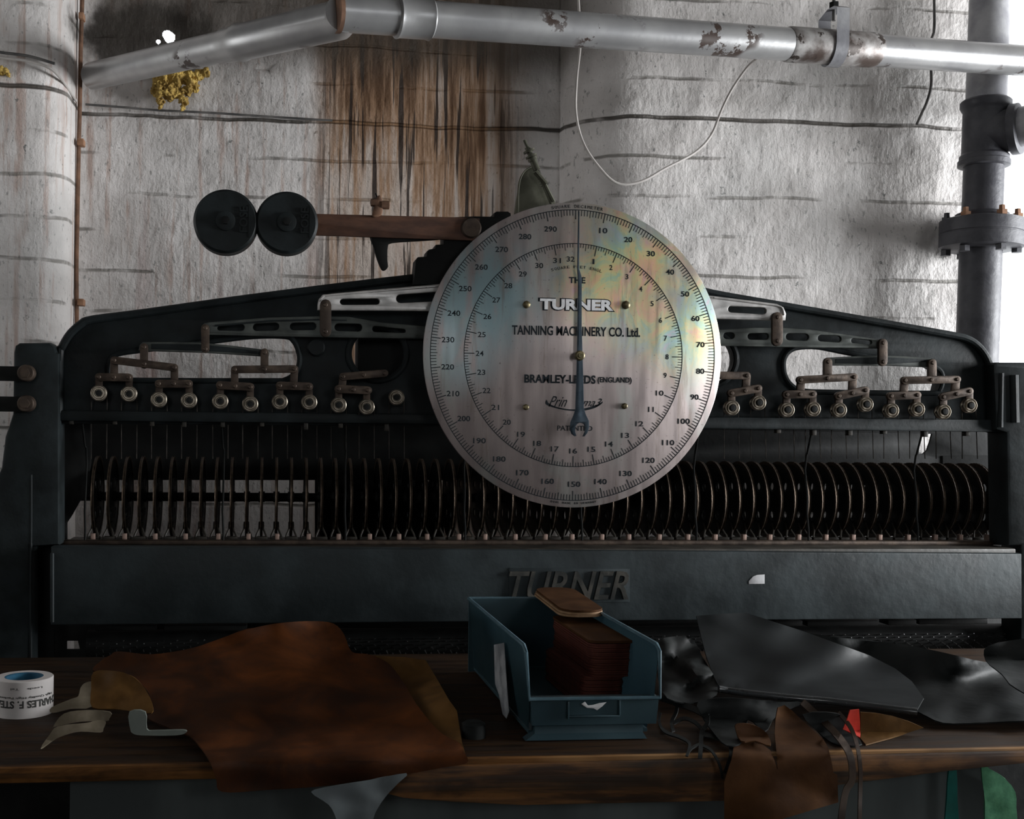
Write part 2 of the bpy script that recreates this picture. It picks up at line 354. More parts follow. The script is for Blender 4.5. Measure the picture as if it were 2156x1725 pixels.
def wall_mat():
    n = NT('old_white_painted_masonry'); o = n.xyz(); v = n.coord()
    X, Y, Z = o[0], o[1], o[2]
    col = n.mix(n.rng(n.noise(v, 5, 5), .3, .7), (.54, .51, .49), (.72, .69, .67))
    # faint pink and grey runs
    run = n.noise(n.coord((1, 1, .06)), 42, 4, .6)
    lm = n.rng(X, XL2+.1, XL1, 0, 1)
    col = n.mix(n.math('MULTIPLY', n.rng(run, .52, .68, 0, .75), lm), col, (.42, .30, .25))
    col = n.mix(n.math('MULTIPLY', n.rng(n.noise(n.coord((1, 1, .07), (4, 0, 0)), 14, 3), .56, .68, 0, .5), lm), col, (.42, .29, .27))
    # speckle, pits and smudges
    sp = n.rng(n.noise(n.coord((1, 1, .45)), 105, 3, .6), .61, .68, 0, .6); col = n.mix(sp, col, (.22, .22, .21))
    big = n.rng(n.noise(n.coord((1, 1, .8), (9, 3, 1)), 42, 5, .7), .645, .69, 0, .8); col = n.mix(big, col, (.11, .12, .115))
    gr = n.rng(n.noise(v, 2.4, 5), .5, .72, 0, .45); col = n.mix(gr, col, (.33, .33, .32))
    # courses: joints of the masonry showing through the paint in broken lines
    wz = n.math('ADD', Z, n.math('MULTIPLY', n.math('SUBTRACT', n.noise(v, 3, 3), .5), .035))
    def line(z0, w_):
        d = n.math('ABSOLUTE', n.math('SUBTRACT', wz, z0)); return n.rng(d, w_*.3, w_, 1, 0)
    br = n.t.nodes.new('ShaderNodeMath'); br.operation = 'PINGPONG'; n.lk(n.math('SUBTRACT', wz, ZC), br.inputs[0]); br.inputs[1].default_value = .0505
    joint = n.math('MULTIPLY', n.rng(br.outputs[0], .001, .006, 1, 0), n.rng(n.noise(n.coord((.35, 1, 1), (1, 5, 2)), 7, 4, .7), .46, .58))
    col = n.mix(n.math('MULTIPLY', joint, .8), col, (.17, .16, .14))
    crack = n.math('MULTIPLY', line(ZC, .0065), n.rng(n.noise(n.coord((.6, 1, 1), (2, 2, 2)), 9, 4), .38, .52, .35, 1))
    col = n.mix(n.math('MULTIPLY', crack, .9), col, (.07, .06, .05))
    # the brown run of rust and tar from above
    wx = n.math('ADD', X, n.math('MULTIPLY', n.math('SUBTRACT', n.noise(n.coord((1, 1, 1)), 6, 3), .5), .05))
    band = n.math('MULTIPLY', n.rng(wx, XL1-.06, XL1+.05), n.rng(wx, XL2-.10, XL2+.06, 1, 0))
    wash = n.noise(n.coord((1, 0, .06), (1.7, 2.2, 3.4)), 30, 5, .65)
    up = n.rng(Z, ZC-.55, ZC+.14, .22, 1)
    thr = n.math('ADD', wash, n.math('MULTIPLY', up, .19))
    col = n.mix(n.math('MULTIPLY', band, .38), col, (.46, .29, .17))
    col = n.mix(n.math('MULTIPLY', band, n.rng(thr, .52, .68, 0, .85)), col, (.36, .20, .10))
    col = n.mix(n.math('MULTIPLY', band, n.rng(thr, .63, .78, 0, .9)), col, (.095, .045, .020))
    ln = n.noise(n.coord((1, 0, .035), (3.3, 5.7, 9.1)), 58, 3, .6, .1)
    thl = n.math('ADD', ln, n.math('MULTIPLY', up, .05))
    col = n.mix(n.math('MULTIPLY', band, n.rng(thl, .60, .64, 0, .94)), col, (.030, .020, .016))
    # soot and tar near the wall top, plus ceiling and pipe shade painted in
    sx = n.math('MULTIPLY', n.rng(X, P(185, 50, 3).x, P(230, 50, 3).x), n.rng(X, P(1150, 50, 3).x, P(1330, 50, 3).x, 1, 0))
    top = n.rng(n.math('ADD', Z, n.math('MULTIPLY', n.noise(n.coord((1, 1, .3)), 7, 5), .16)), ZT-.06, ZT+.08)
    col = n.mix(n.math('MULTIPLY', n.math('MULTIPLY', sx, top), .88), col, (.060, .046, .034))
    cv = n.math('ADD', n.math('POWER', n.math('MULTIPLY', n.math('SUBTRACT', X, P(320, 90, 3).x), 5.2), 2), n.math('POWER', n.math('MULTIPLY', n.math('SUBTRACT', Z, P(320, 85, 3).z), 9.5), 2))  # cavity behind the pipe end: its darkness painted as a sooty patch
    cv = n.rng(n.math('ADD', cv, n.math('MULTIPLY', n.math('SUBTRACT', n.noise(n.coord(), 14, 5), .5), 1.6)), .55, 1.15, .93, 0)
    col = n.mix(cv, col, (.040, .034, .028))
    h = n.math('ADD', n.noise(v, 22, 6, .62), n.math('MULTIPLY', n.noise(n.coord((1, 1, .3)), 70, 4), .35))
    h = n.math('SUBTRACT', h, n.math('ADD', n.math('MULTIPLY', joint, .5), n.math('MULTIPLY', crack, .8)))
    n.bump(h, .8, .008)
    return n.fin(col, .62, 0, .35)
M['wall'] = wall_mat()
def glass():
    m = bpy.data.materials.new('window_glass'); m.use_nodes = True; t = m.node_tree; t.nodes.clear()
    a = t.nodes.new('ShaderNodeBsdfTransparent'); g = t.nodes.new('ShaderNodeBsdfGlossy'); g.inputs['Roughness'].default_value = .05
    x = t.nodes.new('ShaderNodeMixShader'); x.inputs[0].default_value = .06; o = t.nodes.new('ShaderNodeOutputMaterial')
    t.links.new(a.outputs[0], x.inputs[1]); t.links.new(g.outputs[0], x.inputs[2]); t.links.new(x.outputs[0], o.inputs[0]); return m
M['glass'] = glass()

# ------------------------------------------------------------------ room
def struct(name, bm, m, smooth=False):
    return tag(link(name, bm, m, smooth=smooth), kind='structure')
xl, xr, yf = -2.5, 4.2, -2.4; HT = 3.1
b = bmesh.new(); box(b, xl-.3, xr+.3, yf-.2, 3.4, -.1, 0); struct('floor', b, M['concrete'])
b = bmesh.new(); box(b, xl-.3, xr+.3, yf-.2, 3.4, HT, HT+.1); struct('ceiling', b, M['plaster'])
def wall_with_hole(name, axis, c0, c1, a0, a1, h0, h1, z0, z1):
    """wall slab with a window opening; axis X: slab at x in c0..c1"""
    b = bmesh.new()
    for (p, q, r, s) in ((a0, h0, 0, HT), (h1, a1, 0, HT), (h0, h1, 0, z0), (h0, h1, z1, HT)):
        if axis == 'X': box(b, c0, c1, p, q, r, s)
        else: box(b, p, q, c0, c1, r, s)
    struct(name, b, M['plaster'])
wall_with_hole('wall_right', 'X', xr, xr+.2, yf, 3.3, 0.8, 2.7, 1.0, 2.3)
wall_with_hole('wall_left', 'X', xl-.2, xl, yf, 3.3, 1.8, 2.68, 1.4, 2.5)
wall_with_hole('wall_front', 'Y', yf-.2, yf, .3, xr+.2, 1.7, 2.8, 2.0, 2.9)
wall_with_hole('wall_front', 'Y', yf-.2, yf, xl-.2, .3, -1.65, -.75, 1.65, 2.55)  # opening cut for the added rear left fill
# back wall: a recess between a rounded column on the left and a rounded pier on the right
XW = P(2078, 500, 2.82).x                        # edge of the window opening
xa = P(133, 400, 2.80).x; xc = P(166, 400, 3.0).x; xd = P(1178, 300, 3.0).x; xe = P(1228, 300, 2.84).x
prof = [(-2.45, 2.80), (-1.6, 2.80), (xa-.12, 2.80)]
for k in range(1, 7):
    t = k/6*PI/2; prof.append((xa-.09+.09*math.sin(t), 2.89-.09*math.cos(t)))
prof += [(xa+.004, 2.95), (xc, 3.0)]
n_ = 70
for k in range(1, n_): prof.append((xc+(xd-xc)*k/n_, 3.0))
R_ = .18; xe = xd
for k in range(0, 9):
    t = k/8*PI/2; prof.append((xe+R_-R_*math.cos(t), 2.82+R_-R_*math.sin(t)))
for k in range(1, 60): prof.append((xe+R_+(XW-xe-R_)*k/60, 2.82))
prof += [(XW, 2.825), (XW, 2.95), (XW, 3.12)]
b = bmesh.new(); zs = [0, .5, .8]; z = 1.0
while z < HT: zs.append(z); z += .016
zs.append(HT)
cols = []
for (x, y) in prof:
    col_ = []
    for z in zs:
        d = .007*mnoise.noise(Vector((x*5, y*5, z*5)))+.0035*mnoise.noise(Vector((x*17, 4, z*22)))
        zl = (z-ZC-.02*mnoise.noise(Vector((x*2, 0, 1))))
        d -= .004*math.exp(-(zl/.010)**2); d += .005*math.exp(-((zl-.03)/.02)**2)
        if -.5 < x < .0 and z > ZC+.12: d -= .03*max(0, mnoise.noise(Vector((x*9, 2, z*11))))
        col_.append(b.verts.new((x, y-d, z)))
    cols.append(col_)
hc = P(350, 76, 3.0)
for i in range(len(cols)-1):
    for j in range(len(zs)-1):
        q = (cols[i][j], cols[i][j+1], cols[i+1][j+1], cols[i+1][j]); m_ = sum((v.co for v in q), Vector())/4
        dx, dz = (m_.x-hc.x)/.021, (m_.z-hc.z)/.027
        if abs(dx) < 2.2 and abs(dz) < 2.2:            # fine ragged edge round the hole to daylight
            K = 8; g_ = [[b.verts.new((q[0].co*(1-u/K)+q[3].co*(u/K))*(1-t/K)+(q[1].co*(1-u/K)+q[2].co*(u/K))*(t/K)) for t in range(K+1)] for u in range(K+1)]
            for u in range(K):
                for t in range(K):
                    m2 = (g_[u][t].co+g_[u+1][t+1].co)/2; ex, ez = (m2.x-hc.x-.006)/.017, (m2.z-hc.z)/.021
                    if ex*ex+ez*ez+.55*mnoise.noise(m2*70) < .75 or Vector((m2.x-hc.x+.020, 0, m2.z-hc.z+.016)).length < .0055: continue
                    b.faces.new((g_[u][t], g_[u][t+1], g_[u+1][t+1], g_[u+1][t]))
            continue
        b.faces.new(q)
bmesh.ops.recalc_face_normals(b, faces=b.faces)
box(b, XW, 4.2, 2.82, 3.12, 0, 1.52); box(b, XW, 4.2, 2.82, 3.12, 2.95, HT); box(b, 3.1, 4.2, 2.82, 3.12, 1.52, 2.95)
bmesh.ops.delete(b, geom=[v for v in b.verts if not v.link_faces], context='VERTS')
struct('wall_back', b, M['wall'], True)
# window in the back wall: frame, glazing bars, glass
win = thing('window_1', (2.5, 3.0, 1.52), None, None); tag(win, kind='structure')
b = bmesh.new(); x0 = XW; 
for (p, q, r, s) in ((x0, x0+.05, 1.52, 2.95), (3.05, 3.1, 1.52, 2.95), (x0, 3.1, 1.52, 1.58), (x0, 3.1, 2.9, 2.95)): box(b, p, q, 2.96, 3.03, r, s, .004)
for xx in (x0+.36, x0+.70): box(b, xx, xx+.022, 2.98, 3.01, 1.55, 2.92)
for zz in (P(2120, 330, 3.0).z, 1.85): box(b, x0, 3.08, 2.98, 3.01, zz, zz+.022)
link('window_frame', b, M['frame'], win, smooth=False)
b = bmesh.new(); box(b, x0+.02, 3.08, 2.993, 2.996, 1.55, 2.93); link('window_pane', b, M['glass'], win, smooth=False)
b = bmesh.new(); box(b, x0, 3.1, 2.76, 2.97, 1.49, 1.525, .004); link('window_sill', b, M['frame'], win, smooth=False)

# ------------------------------------------------------------------ pipes and cables on the wall
pp = thing('overhead_pipe', P(1200, 60, 2.4), 'long silver painted pipe sloping across the top of the wall, flaking brown', 'pipe')
def PP(x, yc, Y): return P(x, yc, Y)
A0 = P(712, 27, 2.20); A1 = P(2300, 138, 2.62)
def on(t): return A0+(A1-A0)*t
def tx(x):                                      # parameter of the main pipe at picture column x
    lo, hi = 0., 1.
    for _ in range(40):
        m_ = (lo+hi)/2; q = on(m_)-CAM; u = q.dot(cx_)/q.dot(FW)*F+CX
        if u < x: lo = m_
        else: hi = m_
    return lo
b = bmesh.new(); tube(b, [on(tx(902)), on(tx(1100)), on(tx(1400)), on(tx(1700)), on(1)], .0355, 40); link('pipe_run', b, M['pipe'], pp)
b = bmesh.new(); tube(b, [on(0), on(tx(838))], .036, 40); link('pipe_run', b, M['pipe'], pp)
b = bmesh.new(); t0, t1 = tx(832), tx(908)
tube(b, [on(t0), on(t0+.002), on(t0+.006), on(t1-.006), on(t1-.002), on(t1)], [.037, .0415, .0395, .0395, .0415, .037], 40); link('coupling', b, M['pipe'], pp)
b = bmesh.new(); t0, t1 = tx(1655), tx(1842); tube(b, [on(t0), on(t0+.004), on(t1-.006), on(t1)], [.036, .0385, .0385, .036], 40); link('coupling', b, simple('flaking_pipe_collar', (.07, .05, .042), (.40, .39, .38), 16, .45, .3, .5, chips=(.04, .03, .025), chip_th=.56), pp)
L0 = P(195, 160, 2.93); L1 = P(715, 42, 2.235)
def onl(t): return L0+(L1-L0)*t
Lm = .66
b = bmesh.new(); tube(b, [onl(0), onl(.2), onl(.4), onl(Lm)], .0335, 40); link('pipe_branch', b, M['pipe'], pp)
b = bmesh.new(); tube(b, [onl(Lm-.06), onl(Lm-.02), onl(Lm), onl(Lm+.02), onl(1), on(.006)], [.036, .037, .041, .038, .038, .037], 40); link('pipe_elbow', b, M['pipe'], pp)
b = bmesh.new(); q0 = on(0); tube(b, [q0-(A1-A0).normalized()*.004, q0+(A1-A0).normalized()*.004], .0385, 40); link('pipe_end', b, M['rust_flake'], pp)
# strap hanger
hg = thing('pipe_hanger', P(1755, 30, 2.45), 'grey metal strap hanger carrying the silver pipe on a thin rod', 'pipe hanger')
c = on(tx(1755)); ax = (A1-A0).normalized(); s_ = Vector((0, 1, 0)); u_ = Vector((0, 0, 1))
b = bmesh.new(); prev = None; ringpts = []
for k in range(21):
    t = PI*1.0*k/20; ringpts.append((c-s_*.043*math.cos(t)-u_*.043*math.sin(t)))
pts = [c-s_*.043+u_*.075, c-s_*.043+u_*.03]+ringpts+[c+s_*.043+u_*.03, c+s_*.043+u_*.075, c+u_*.085, c-s_*.030+u_*.082, c-s_*.043+u_*.075]
inner = []
for i, p in enumerate(pts):
    q = [b.verts.new(p-ax*.017), b.verts.new(p+ax*.017)]
    if prev: b.faces.new((prev[0], prev[1], q[1], q[0]))
    prev = q
bmesh.ops.solidify(b, geom=b.faces[:], thickness=.003); bmesh.ops.recalc_face_normals(b, faces=b.faces)
link('strap', b, M['iron2'], hg)
b = bmesh.new(); tube(b, [c+u_*.06, Vector((c.x, c.y, HT))], .004, 10); link('rod', b, M['darkcable'], hg)
b = bmesh.new(); lathe(b, [(.011, -.006), (.011, .006)], c+u_*.095, 'Z', 6); link('nut', b, M['black'], hg)

# vertical pipe with tee and bolted flange
YV = 2.715
vp = thing('vertical_pipe', P(2040, 900, YV), 'thick grey upright iron pipe beside the bright window, with tee and bolted flange', 'pipe')
def V(x, y): return P(x, y, YV)
top = P(2086, -60, YV); bot = P(2030, 1500, YV)
def vz(y):
    lo, hi = 0., 1.
    for _ in range(40):
        m_ = (lo+hi)/2; q = top+(bot-top)*m_-CAM; v_ = CY-q.dot(cy_)/q.dot(FW)*F
        if v_ < y: lo = m_
        else: hi = m_
    return top+(bot-top)*lo
def seg(name, ys, rs, m): 
    b = bmesh.new(); tube(b, [vz(y) for y in ys], rs, 40); return link(name, b, m, vp)
seg('upper_pipe', [-60, 100, 222], .0475, M['iron2'])
seg('tee_fitting', [212, 216, 226, 232, 236, 325, 330, 338, 340, 350, 352], [.055, .060, .060, .056, .053, .053, .058, .058, .061, .061, .055], M['iron'])
seg('middle_pipe', [348, 400, 475], .0475, M['iron'])
fl = seg('flange', [462, 466, 492, 493, 495, 496, 522, 526], [.085, .098, .098, .096, .096, .098, .098, .085], M['iron'])
seg('flange_neck', [448, 452, 466], [.052, .062, .064], M['iron'])
seg('lower_pipe', [520, 700, 1480], .0500, M['iron'])
fc = vz(466); fc2 = vz(524)
for k in range(6):
    a = PI/6+k*PI/3; d = Vector((math.cos(a), math.sin(a), 0))*.080
    b = bmesh.new(); lathe(b, [(.013, 0), (.013, .014), (.008, .015), (.007, .026), (.0, .026)], fc+d, 'Z', 6)
    nb_ = bmesh.new(); lathe(nb_, [(.013, -.014), (.013, 0)], fc2+d, 'Z', 6); link('nut', nb_, M['iron'], vp); link('bolt', b, M['rustbolt'] if k in (3, 4, 5) else M['iron'], vp)
tc = vz(283)
b = bmesh.new(); dirb = Vector((.66, -.75, .02)).normalized()
tube(b, [tc, tc+dirb*.058, tc+dirb*.062, tc+dirb*.080, tc+dirb*.083], [.052, .053, .063, .063, .054], 36); link('branch_collar', b, M['iron'], vp)
b = bmesh.new(); tube(b, spline([tuple(tc+dirb*.06), tuple(tc+dirb*.18+Vector((0, 0, .01))), tuple(tc+dirb*.24+Vector((.1, 0, .02))), tuple(tc+dirb*.26+Vector((.4, 0, .04)))], 6, False), .0490, 36); link('branch_pipe', b, M['iron2'], vp)

def cable(name, pts, r, m, label, cat, Y=None, n=8, group=None):
    pts = spline(pts, 6, False); b = bmesh.new()
    tube(b, [P(p[0], p[1], p[2]) for p in pts], r, 8)
    o = link(name, b, m, origin=P(pts[0][0], pts[0][1], pts[0][2])); return tag(o, label, cat, group)
cable('hanging_cable', [(1216, -30, 2.76), (1219, 20, 2.76), (1222, 90, 2.76), (1214, 170, 2.75), (1213, 240, 2.75), (1228, 300, 2.74), (1260, 350, 2.73), (1300, 386, 2.73), (1350, 382, 2.73), (1400, 355, 2.74), (1462, 322, 2.76), (1497, 285, 2.77), (1520, 230, 2.78), (1543, 185, 2.78), (1575, 140, 2.78), (1600, 118, 2.75), (1630, 90, 2.72)], .0033, M['cable'], 'thin pale cable hanging in a loop from the silver pipe down the wall', 'cable')
cd = thing('corner_conduit', P(165, 650, 2.94), 'rusty thin conduit running down the corner of the left column', 'conduit')
b = bmesh.new(); tube(b, [P(x, y, 2.945) for x, y in ((174, -30), (170, 100), (168, 220), (166, 300), (163, 450), (161, 560), (162, 700), (165, 900))], .0055, 8); link('conduit_tube', b, M['rust_flake'], cd)
for y in (32, 298, 636):
    b = bmesh.new(); pxbox(b, 162 if y > 100 else 165, 176, y-7, y+7, 2.925, 2.955, .002); link('clip', b, M['rustbolt'], cd)
cable('wall_wire', [(-40, 100, 2.78), (0, 110, 2.78), (60, 118, 2.78), (115, 134, 2.785)], .0035, M['darkcable'], 'upper dark wire wrapped round the left column near the ceiling', 'wire')
cable('wall_wire', [(-40, 112, 2.78), (0, 121, 2.78), (60, 129, 2.78), (114, 150, 2.785), (160, 212, 2.92)], .0035, M['cable'], 'lower pale wire wrapped round the left column and running into the corner', 'wire')
cable('wall_wire', [(180, 220, 2.975), (260, 226, 2.975), (330, 232, 2.975), (450, 238, 2.975), (570, 246, 2.975), (700, 254, 2.975)], .003, M['darkcable'], 'dark wire lying along the long wall joint above the two weights', 'wire')
cable('wall_wire', [(1966, -30, 2.79), (1967, 60, 2.79), (1958, 95, 2.79), (1961, 170, 2.79), (1953, 210, 2.79), (1940, 240, 2.79), (1930, 262, 2.79)], .0035, M['darkcable'], 'dark wire bending down the wall left of the upright pipe', 'wire')

def blob(name, c, pts, seed, label):
    b = bmesh.new()
    for (x, y, r) in pts:
        s = bmesh.new(); bmesh.ops.create_icosphere(s, subdivisions=3, radius=1)
        q = P(x, y, c)
        for v in s.verts:
            k = r*(1+.45*mnoise.noise(v.co*1.8+Vector((x, y, seed)))+.22*mnoise.noise(v.co*5+Vector((x, y, seed)))); v.co = q+Vector((v.co.x*k, v.co.y*k*.8, v.co.z*k))
        join(b, s)
    me = bpy.data.meshes.new('f'); b.to_mesh(me); b.free(); t_ = bpy.data.objects.new('f', me); C.objects.link(t_)
    md = t_.modifiers.new('r', 'REMESH'); md.mode = 'VOXEL'; md.voxel_size = .0016
    m2 = bpy.data.meshes.new_from_object(t_.evaluated_get(bpy.context.evaluated_depsgraph_get())); bpy.data.objects.remove(t_)
    b = bmesh.new(); b.from_mesh(m2); bmesh.ops.smooth_vert(b, verts=b.verts, factor=.5)
    b.normal_update()
    for v in b.verts: v.co += v.normal*(.0065*mnoise.noise(v.co*75)+.004*mnoise.noise(v.co*180)+.002*mnoise.noise(v.co*400))
    o = link(name, b, M['foam'], origin=P(pts[0][0], pts[0][1], c), ang=180); return tag(o, label, 'foam')
blob('expanding_foam', 2.965, [(345, 165, .026), (372, 160, .024), (335, 190, .020), (360, 192, .022), (400, 165, .020), (395, 190, .014), (385, 212, .011), (340, 215, .010), (430, 152, .012), (418, 160, .013), (384, 226, .007), (337, 226, .007), (412, 185, .010)], 1, 'lump of yellow expanding foam on the wall under the pipe')
blob('expanding_foam', 2.79, [(0, 148, .010), (8, 152, .008), (18, 157, .006), (-12, 146, .014)], 3, 'small yellow foam smear on the left column')

# ------------------------------------------------------------------ the measuring machine
mc = thing('leather_measuring_machine', Vector((.55, 2.5, 0)), 'large dark cast iron hide measuring machine with a round dial, standing against the wall', 'machine')
def part(name, bm, m, parent=None, origin=None, **k): return link(name, bm, m, parent or mc, origin, **k)
YC = 2.42
outer = [(120, 892), (122, 745), (127, 727), (143, 698), (166, 676), (190, 666), (300, 652), (501, 623.5), (720, 596), (874, 577), (1000, 560), (1230, 560), (1400, 590), (1497, 609), (1639, 634.7), (1800, 662), (1988, 695.5), (2037, 706), (2064, 722), (2081, 743), (2090, 762), (2100, 790), (2096, 908), (1200, 900)]
holeL = [(228, 786), (230.5, 762), (239, 750), (254, 744), (294, 738), (441, 719.6), (534, 708.6), (600, 708.6), (618, 718), (628, 738), (630.6, 762), (622, 785), (600, 800), (560, 802), (280, 801), (232, 796)]
holeR = [(1649, 770), (1651, 755), (1660, 741), (1680, 732), (1722, 731), (1789, 744), (1900, 763), (1960, 771), (1980, 782), (1984, 800), (1978, 822), (1960, 828), (1760, 826), (1690, 823), (1664, 810), (1652, 790)]
circR = [(1489+61*math.cos(a), 757+57*math.sin(a)) for a in [k*PI/16 for k in range(32)]]
circL = [(795+61*math.cos(a), 745+57*math.sin(a)) for a in [k*PI/16 for k in range(32)]]
body = part('upper_casting', ext([outer, holeL, holeR, circR, circL], YC, YC+.04, .004), M['paint'])
def rib(pts, r, Y, name='rib', closed=False, m='paint', parent=None):
    b = bmesh.new(); pts = spline(pts, 4, closed)
    if closed: pts.append(pts[0])
    tube(b, [P(x, y, Y) for x, y in pts], r, 10, not closed); return part(name, b, M[m], parent)
off = [(124, 885), (126, 750), (131, 731), (147, 704), (170, 683), (194, 673), (302, 659), (503, 631), (722, 603), (874, 585), (960, 575)]
rib(off, .0085, YC-.004, 'top_rim'); rib([(1440, 600), (1497, 617), (1639, 642), (1800, 670), (1988, 703), (2034, 713), (2058, 728), (2074, 748), (2083, 768), (2092, 800), (2090, 900)], .0085, YC-.004, 'top_rim')
# the rim edge is deep: a plate standing forward all along the upper edge
rib([(x, y) for x, y in holeL], .006, YC-.001, 'hole_rim', True); rib(holeR, .006, YC-.001, 'hole_rim', True)
rib(circR, .007, YC-.001, 'hole_rim', True); rib(circL, .007, YC-.001, 'hole_rim', True)
# gear housing between the casting and the dial
b = bmesh.new(); g0 = P(1150, 700, YC+.045); box(b, P(735, 700, YC).x+.02, P(1390, 700, YC).x, YC+.042, YC+.10, P(900, 860, YC).z, P(900, 600, YC).z, .01); part('gear_housing', b, M['black'])
for (x, y) in ((665, 732),):
    b = bmesh.new(); lathe(b, [(.019, 0), (.019, -.008), (.016, -.011), (0, -.011)], P(x, y, YC), 'Y', 28); part('boss', b, M['paint'])
# stepped block and brackets behind the dial's upper left
part('stepped_block', ext([[(870, 600), (876, 546), (880, 541), (898, 540), (900, 528), (904, 525), (916, 523), (918, 515), (934, 514), (936, 440+18), (1000, 455), (1040, 456), (1041, 448), (1046, 445), (1070, 445), (1076, 449), (1076, 462), (1180, 462), (1180, 600)]], 2.385, 2.44, .003), M['black'])
b = bmesh.new(); lathe(b, [(.022, 0), (.022, -.012), (.019, -.016), (0, -.016)], P(990, 482, 2.385), 'Y', 28); part('arm_pivot', b, M['oldbrass'])
# lower rail of the casting
part('lower_rail', ext([[(118, 864), (900, 872), (1500, 878), (2098, 884), (2098, 910), (1500, 903), (900, 893), (118, 886)]], YC-.018, YC+.03, .003), M['paint'])
for k in range(24):
    x = 150+k*82+random.uniform(-15, 15)
    if 880 < x < 1540: continue
    b = bmesh.new(); yb = 884+(x-118)*.0125; pxbox(b, x, x+9, yb, yb+random.uniform(8, 16), YC-.010, YC+.005, .001); part('rail_lug', b, M['ledge'])
# side posts
part('side_frame', ext([[(28, 742), (31, 728), (40, 722), (104, 721), (113, 728), (118, 742), (124, 744), (124, 1148), (66, 1152), (66, 1440), (-160, 1440), (-160, 1100), (-30, 1060), (2, 985), (10, 920), (26, 872)]], 2.385, 2.46, .008), M['paint'])
part('side_frame', ext([[(2092, 768), (2100, 763), (2260, 763), (2280, 780), (2280, 1440), (2150, 1440), (2150, 1150), (2124, 1150), (2120, 912), (2098, 905)]], 2.385, 2.46, .008), M['paint'])
rib([(66, 1000), (66, 1090), (65, 1200), (65, 1430)], .0025, 2.3865, 'frame_edge'); rib([(126, 760), (126, 870)], .004, 2.405, 'frame_edge')
rib([(110, 1165), (110, 1310)], .004, 2.35, 'frame_edge')
rib([(2134, 790), (2136, 890)], .01, 2.385, 'frame_edge'); rib([(2108, 786), (2106, 900)], .006, 2.385, 'frame_edge')
for (y0, y1) in ((770, 801), (834, 866)):
    b = bmesh.new(); pxbox(b, -160, 60, y0, y1, 2.365, 2.384, .002); part('side_bar', b, M['black'])
    b = bmesh.new(); q = P(54, (y0+y1)/2, 2.36); lathe(b, [(.017, .02), (.017, .0), (.015, -.003), (.009, -.003)], q, 'Y', 24); lathe(b, [(.010, 0), (.010, -.010), (0, -.010)], q, 'Y', 6); part('nut', b, M['oldbrass'])
# beam
bt = [(107, 1150), (2152, 1166), (2152, 1303), (107, 1318)]
z_t = P(1200, 1161, 2.35).z
beam = part('front_beam', ext([[(107, 1152), (1200, 1159), (2152, 1166), (2153, 1303), (1200, 1308), (107, 1317)]], 2.35, 2.40, .004), M['beam'])
b = bmesh.new(); box(b, P(112, 1150, 2.38).x, P(2130, 1150, 2.38).x, 2.365, 2.62, z_t-.012, z_t+.004, .003); part('beam_ledge', b, M['ledge'])
b = bmesh.new(); box(b, P(112, 1150, 2.44).x, P(2110, 1150, 2.44).x, 2.44, 2.47, z_t+.004, z_t+.013, .002); part('guide_strip', b, M['oldbrass'])
b = bmesh.new(); pl = ext([[(1072, 1196), (1326, 1198), (1326, 1268), (1072, 1268)]], 2.3475, 2.352, .001); part('name_plate', pl, M['beam'])
s = (P(1200, 1240, 2.35).z-P(1200, 1241, 2.35).z)
tb = text_bm('TURNER', 250*s/.975, 60*s, .006, .28, .012); bmesh.ops.translate(tb, verts=tb.verts, vec=P(1197, 1233, 2.3475)); bmesh.ops.rotate(tb, cent=P(1197, 1233, 2.3475), matrix=Matrix.Rotation(0, 3, 'Y'), verts=tb.verts)
part('cast_lettering', tb, simple('worn_letter_paint', (.030, .032, .030), (.075, .070, .060), 30, .4, .1, .5), smooth=False)
o = part('paper_sticker', ext([[(1577, 1230), (1577, 1224), (1586, 1214), (1594, 1211), (1610, 1210), (1610, 1229.5)]], 2.3485, 2.3497, .0002), M['white_label'])
# under the beam: shelf strips and spiked feed roller
for (x0, x1, yy) in ((1632, 1690, 1312), (1700, 1850, 1312), (1870, 1930, 1310), (1935, 2080, 1308), (200, 330, 1322), (345, 520, 1322)):
    b = bmesh.new(); pxbox(b, x0, x1, yy-5, yy+7, 2.40, 2.44, .002); part('under_strip', b, M['black'])
b = bmesh.new(); xa_, xb_ = P(182, 1345, 2.45).x, P(2140, 1345, 2.45).x; zr = P(1850, 1346, 2.45).z; lathe(b, [(0, xa_), (.030, xa_), (.030, xb_), (0, xb_)], (0, 2.47, zr), 'X', 24); fr = part('feed_roller', b, M['black'])
b = bmesh.new()
for k in range(150):
    for j in range(5):
        a = -PI/2+(j-2)*.42+(k % 2)*.2+.4; x = xa_+(xb_-xa_)*(k+.5)/150; d = Vector((0, math.sin(a)*.9, math.cos(a)*1)); d = Vector((.0, -abs(math.cos(a)), math.sin(a)+.5)).normalized()
        p0 = Vector((x, 2.47, zr))+d*.028; tube(b, [p0, p0+d*.012+Vector((.003, 0, 0))], [.0018, .0007], 4)
sp = part('roller_spikes', b, simple('bright_steel_spikes', (.08, .08, .08), (.35, .35, .35), 40, .3, .8), fr); tag(sp, kind='stuff')
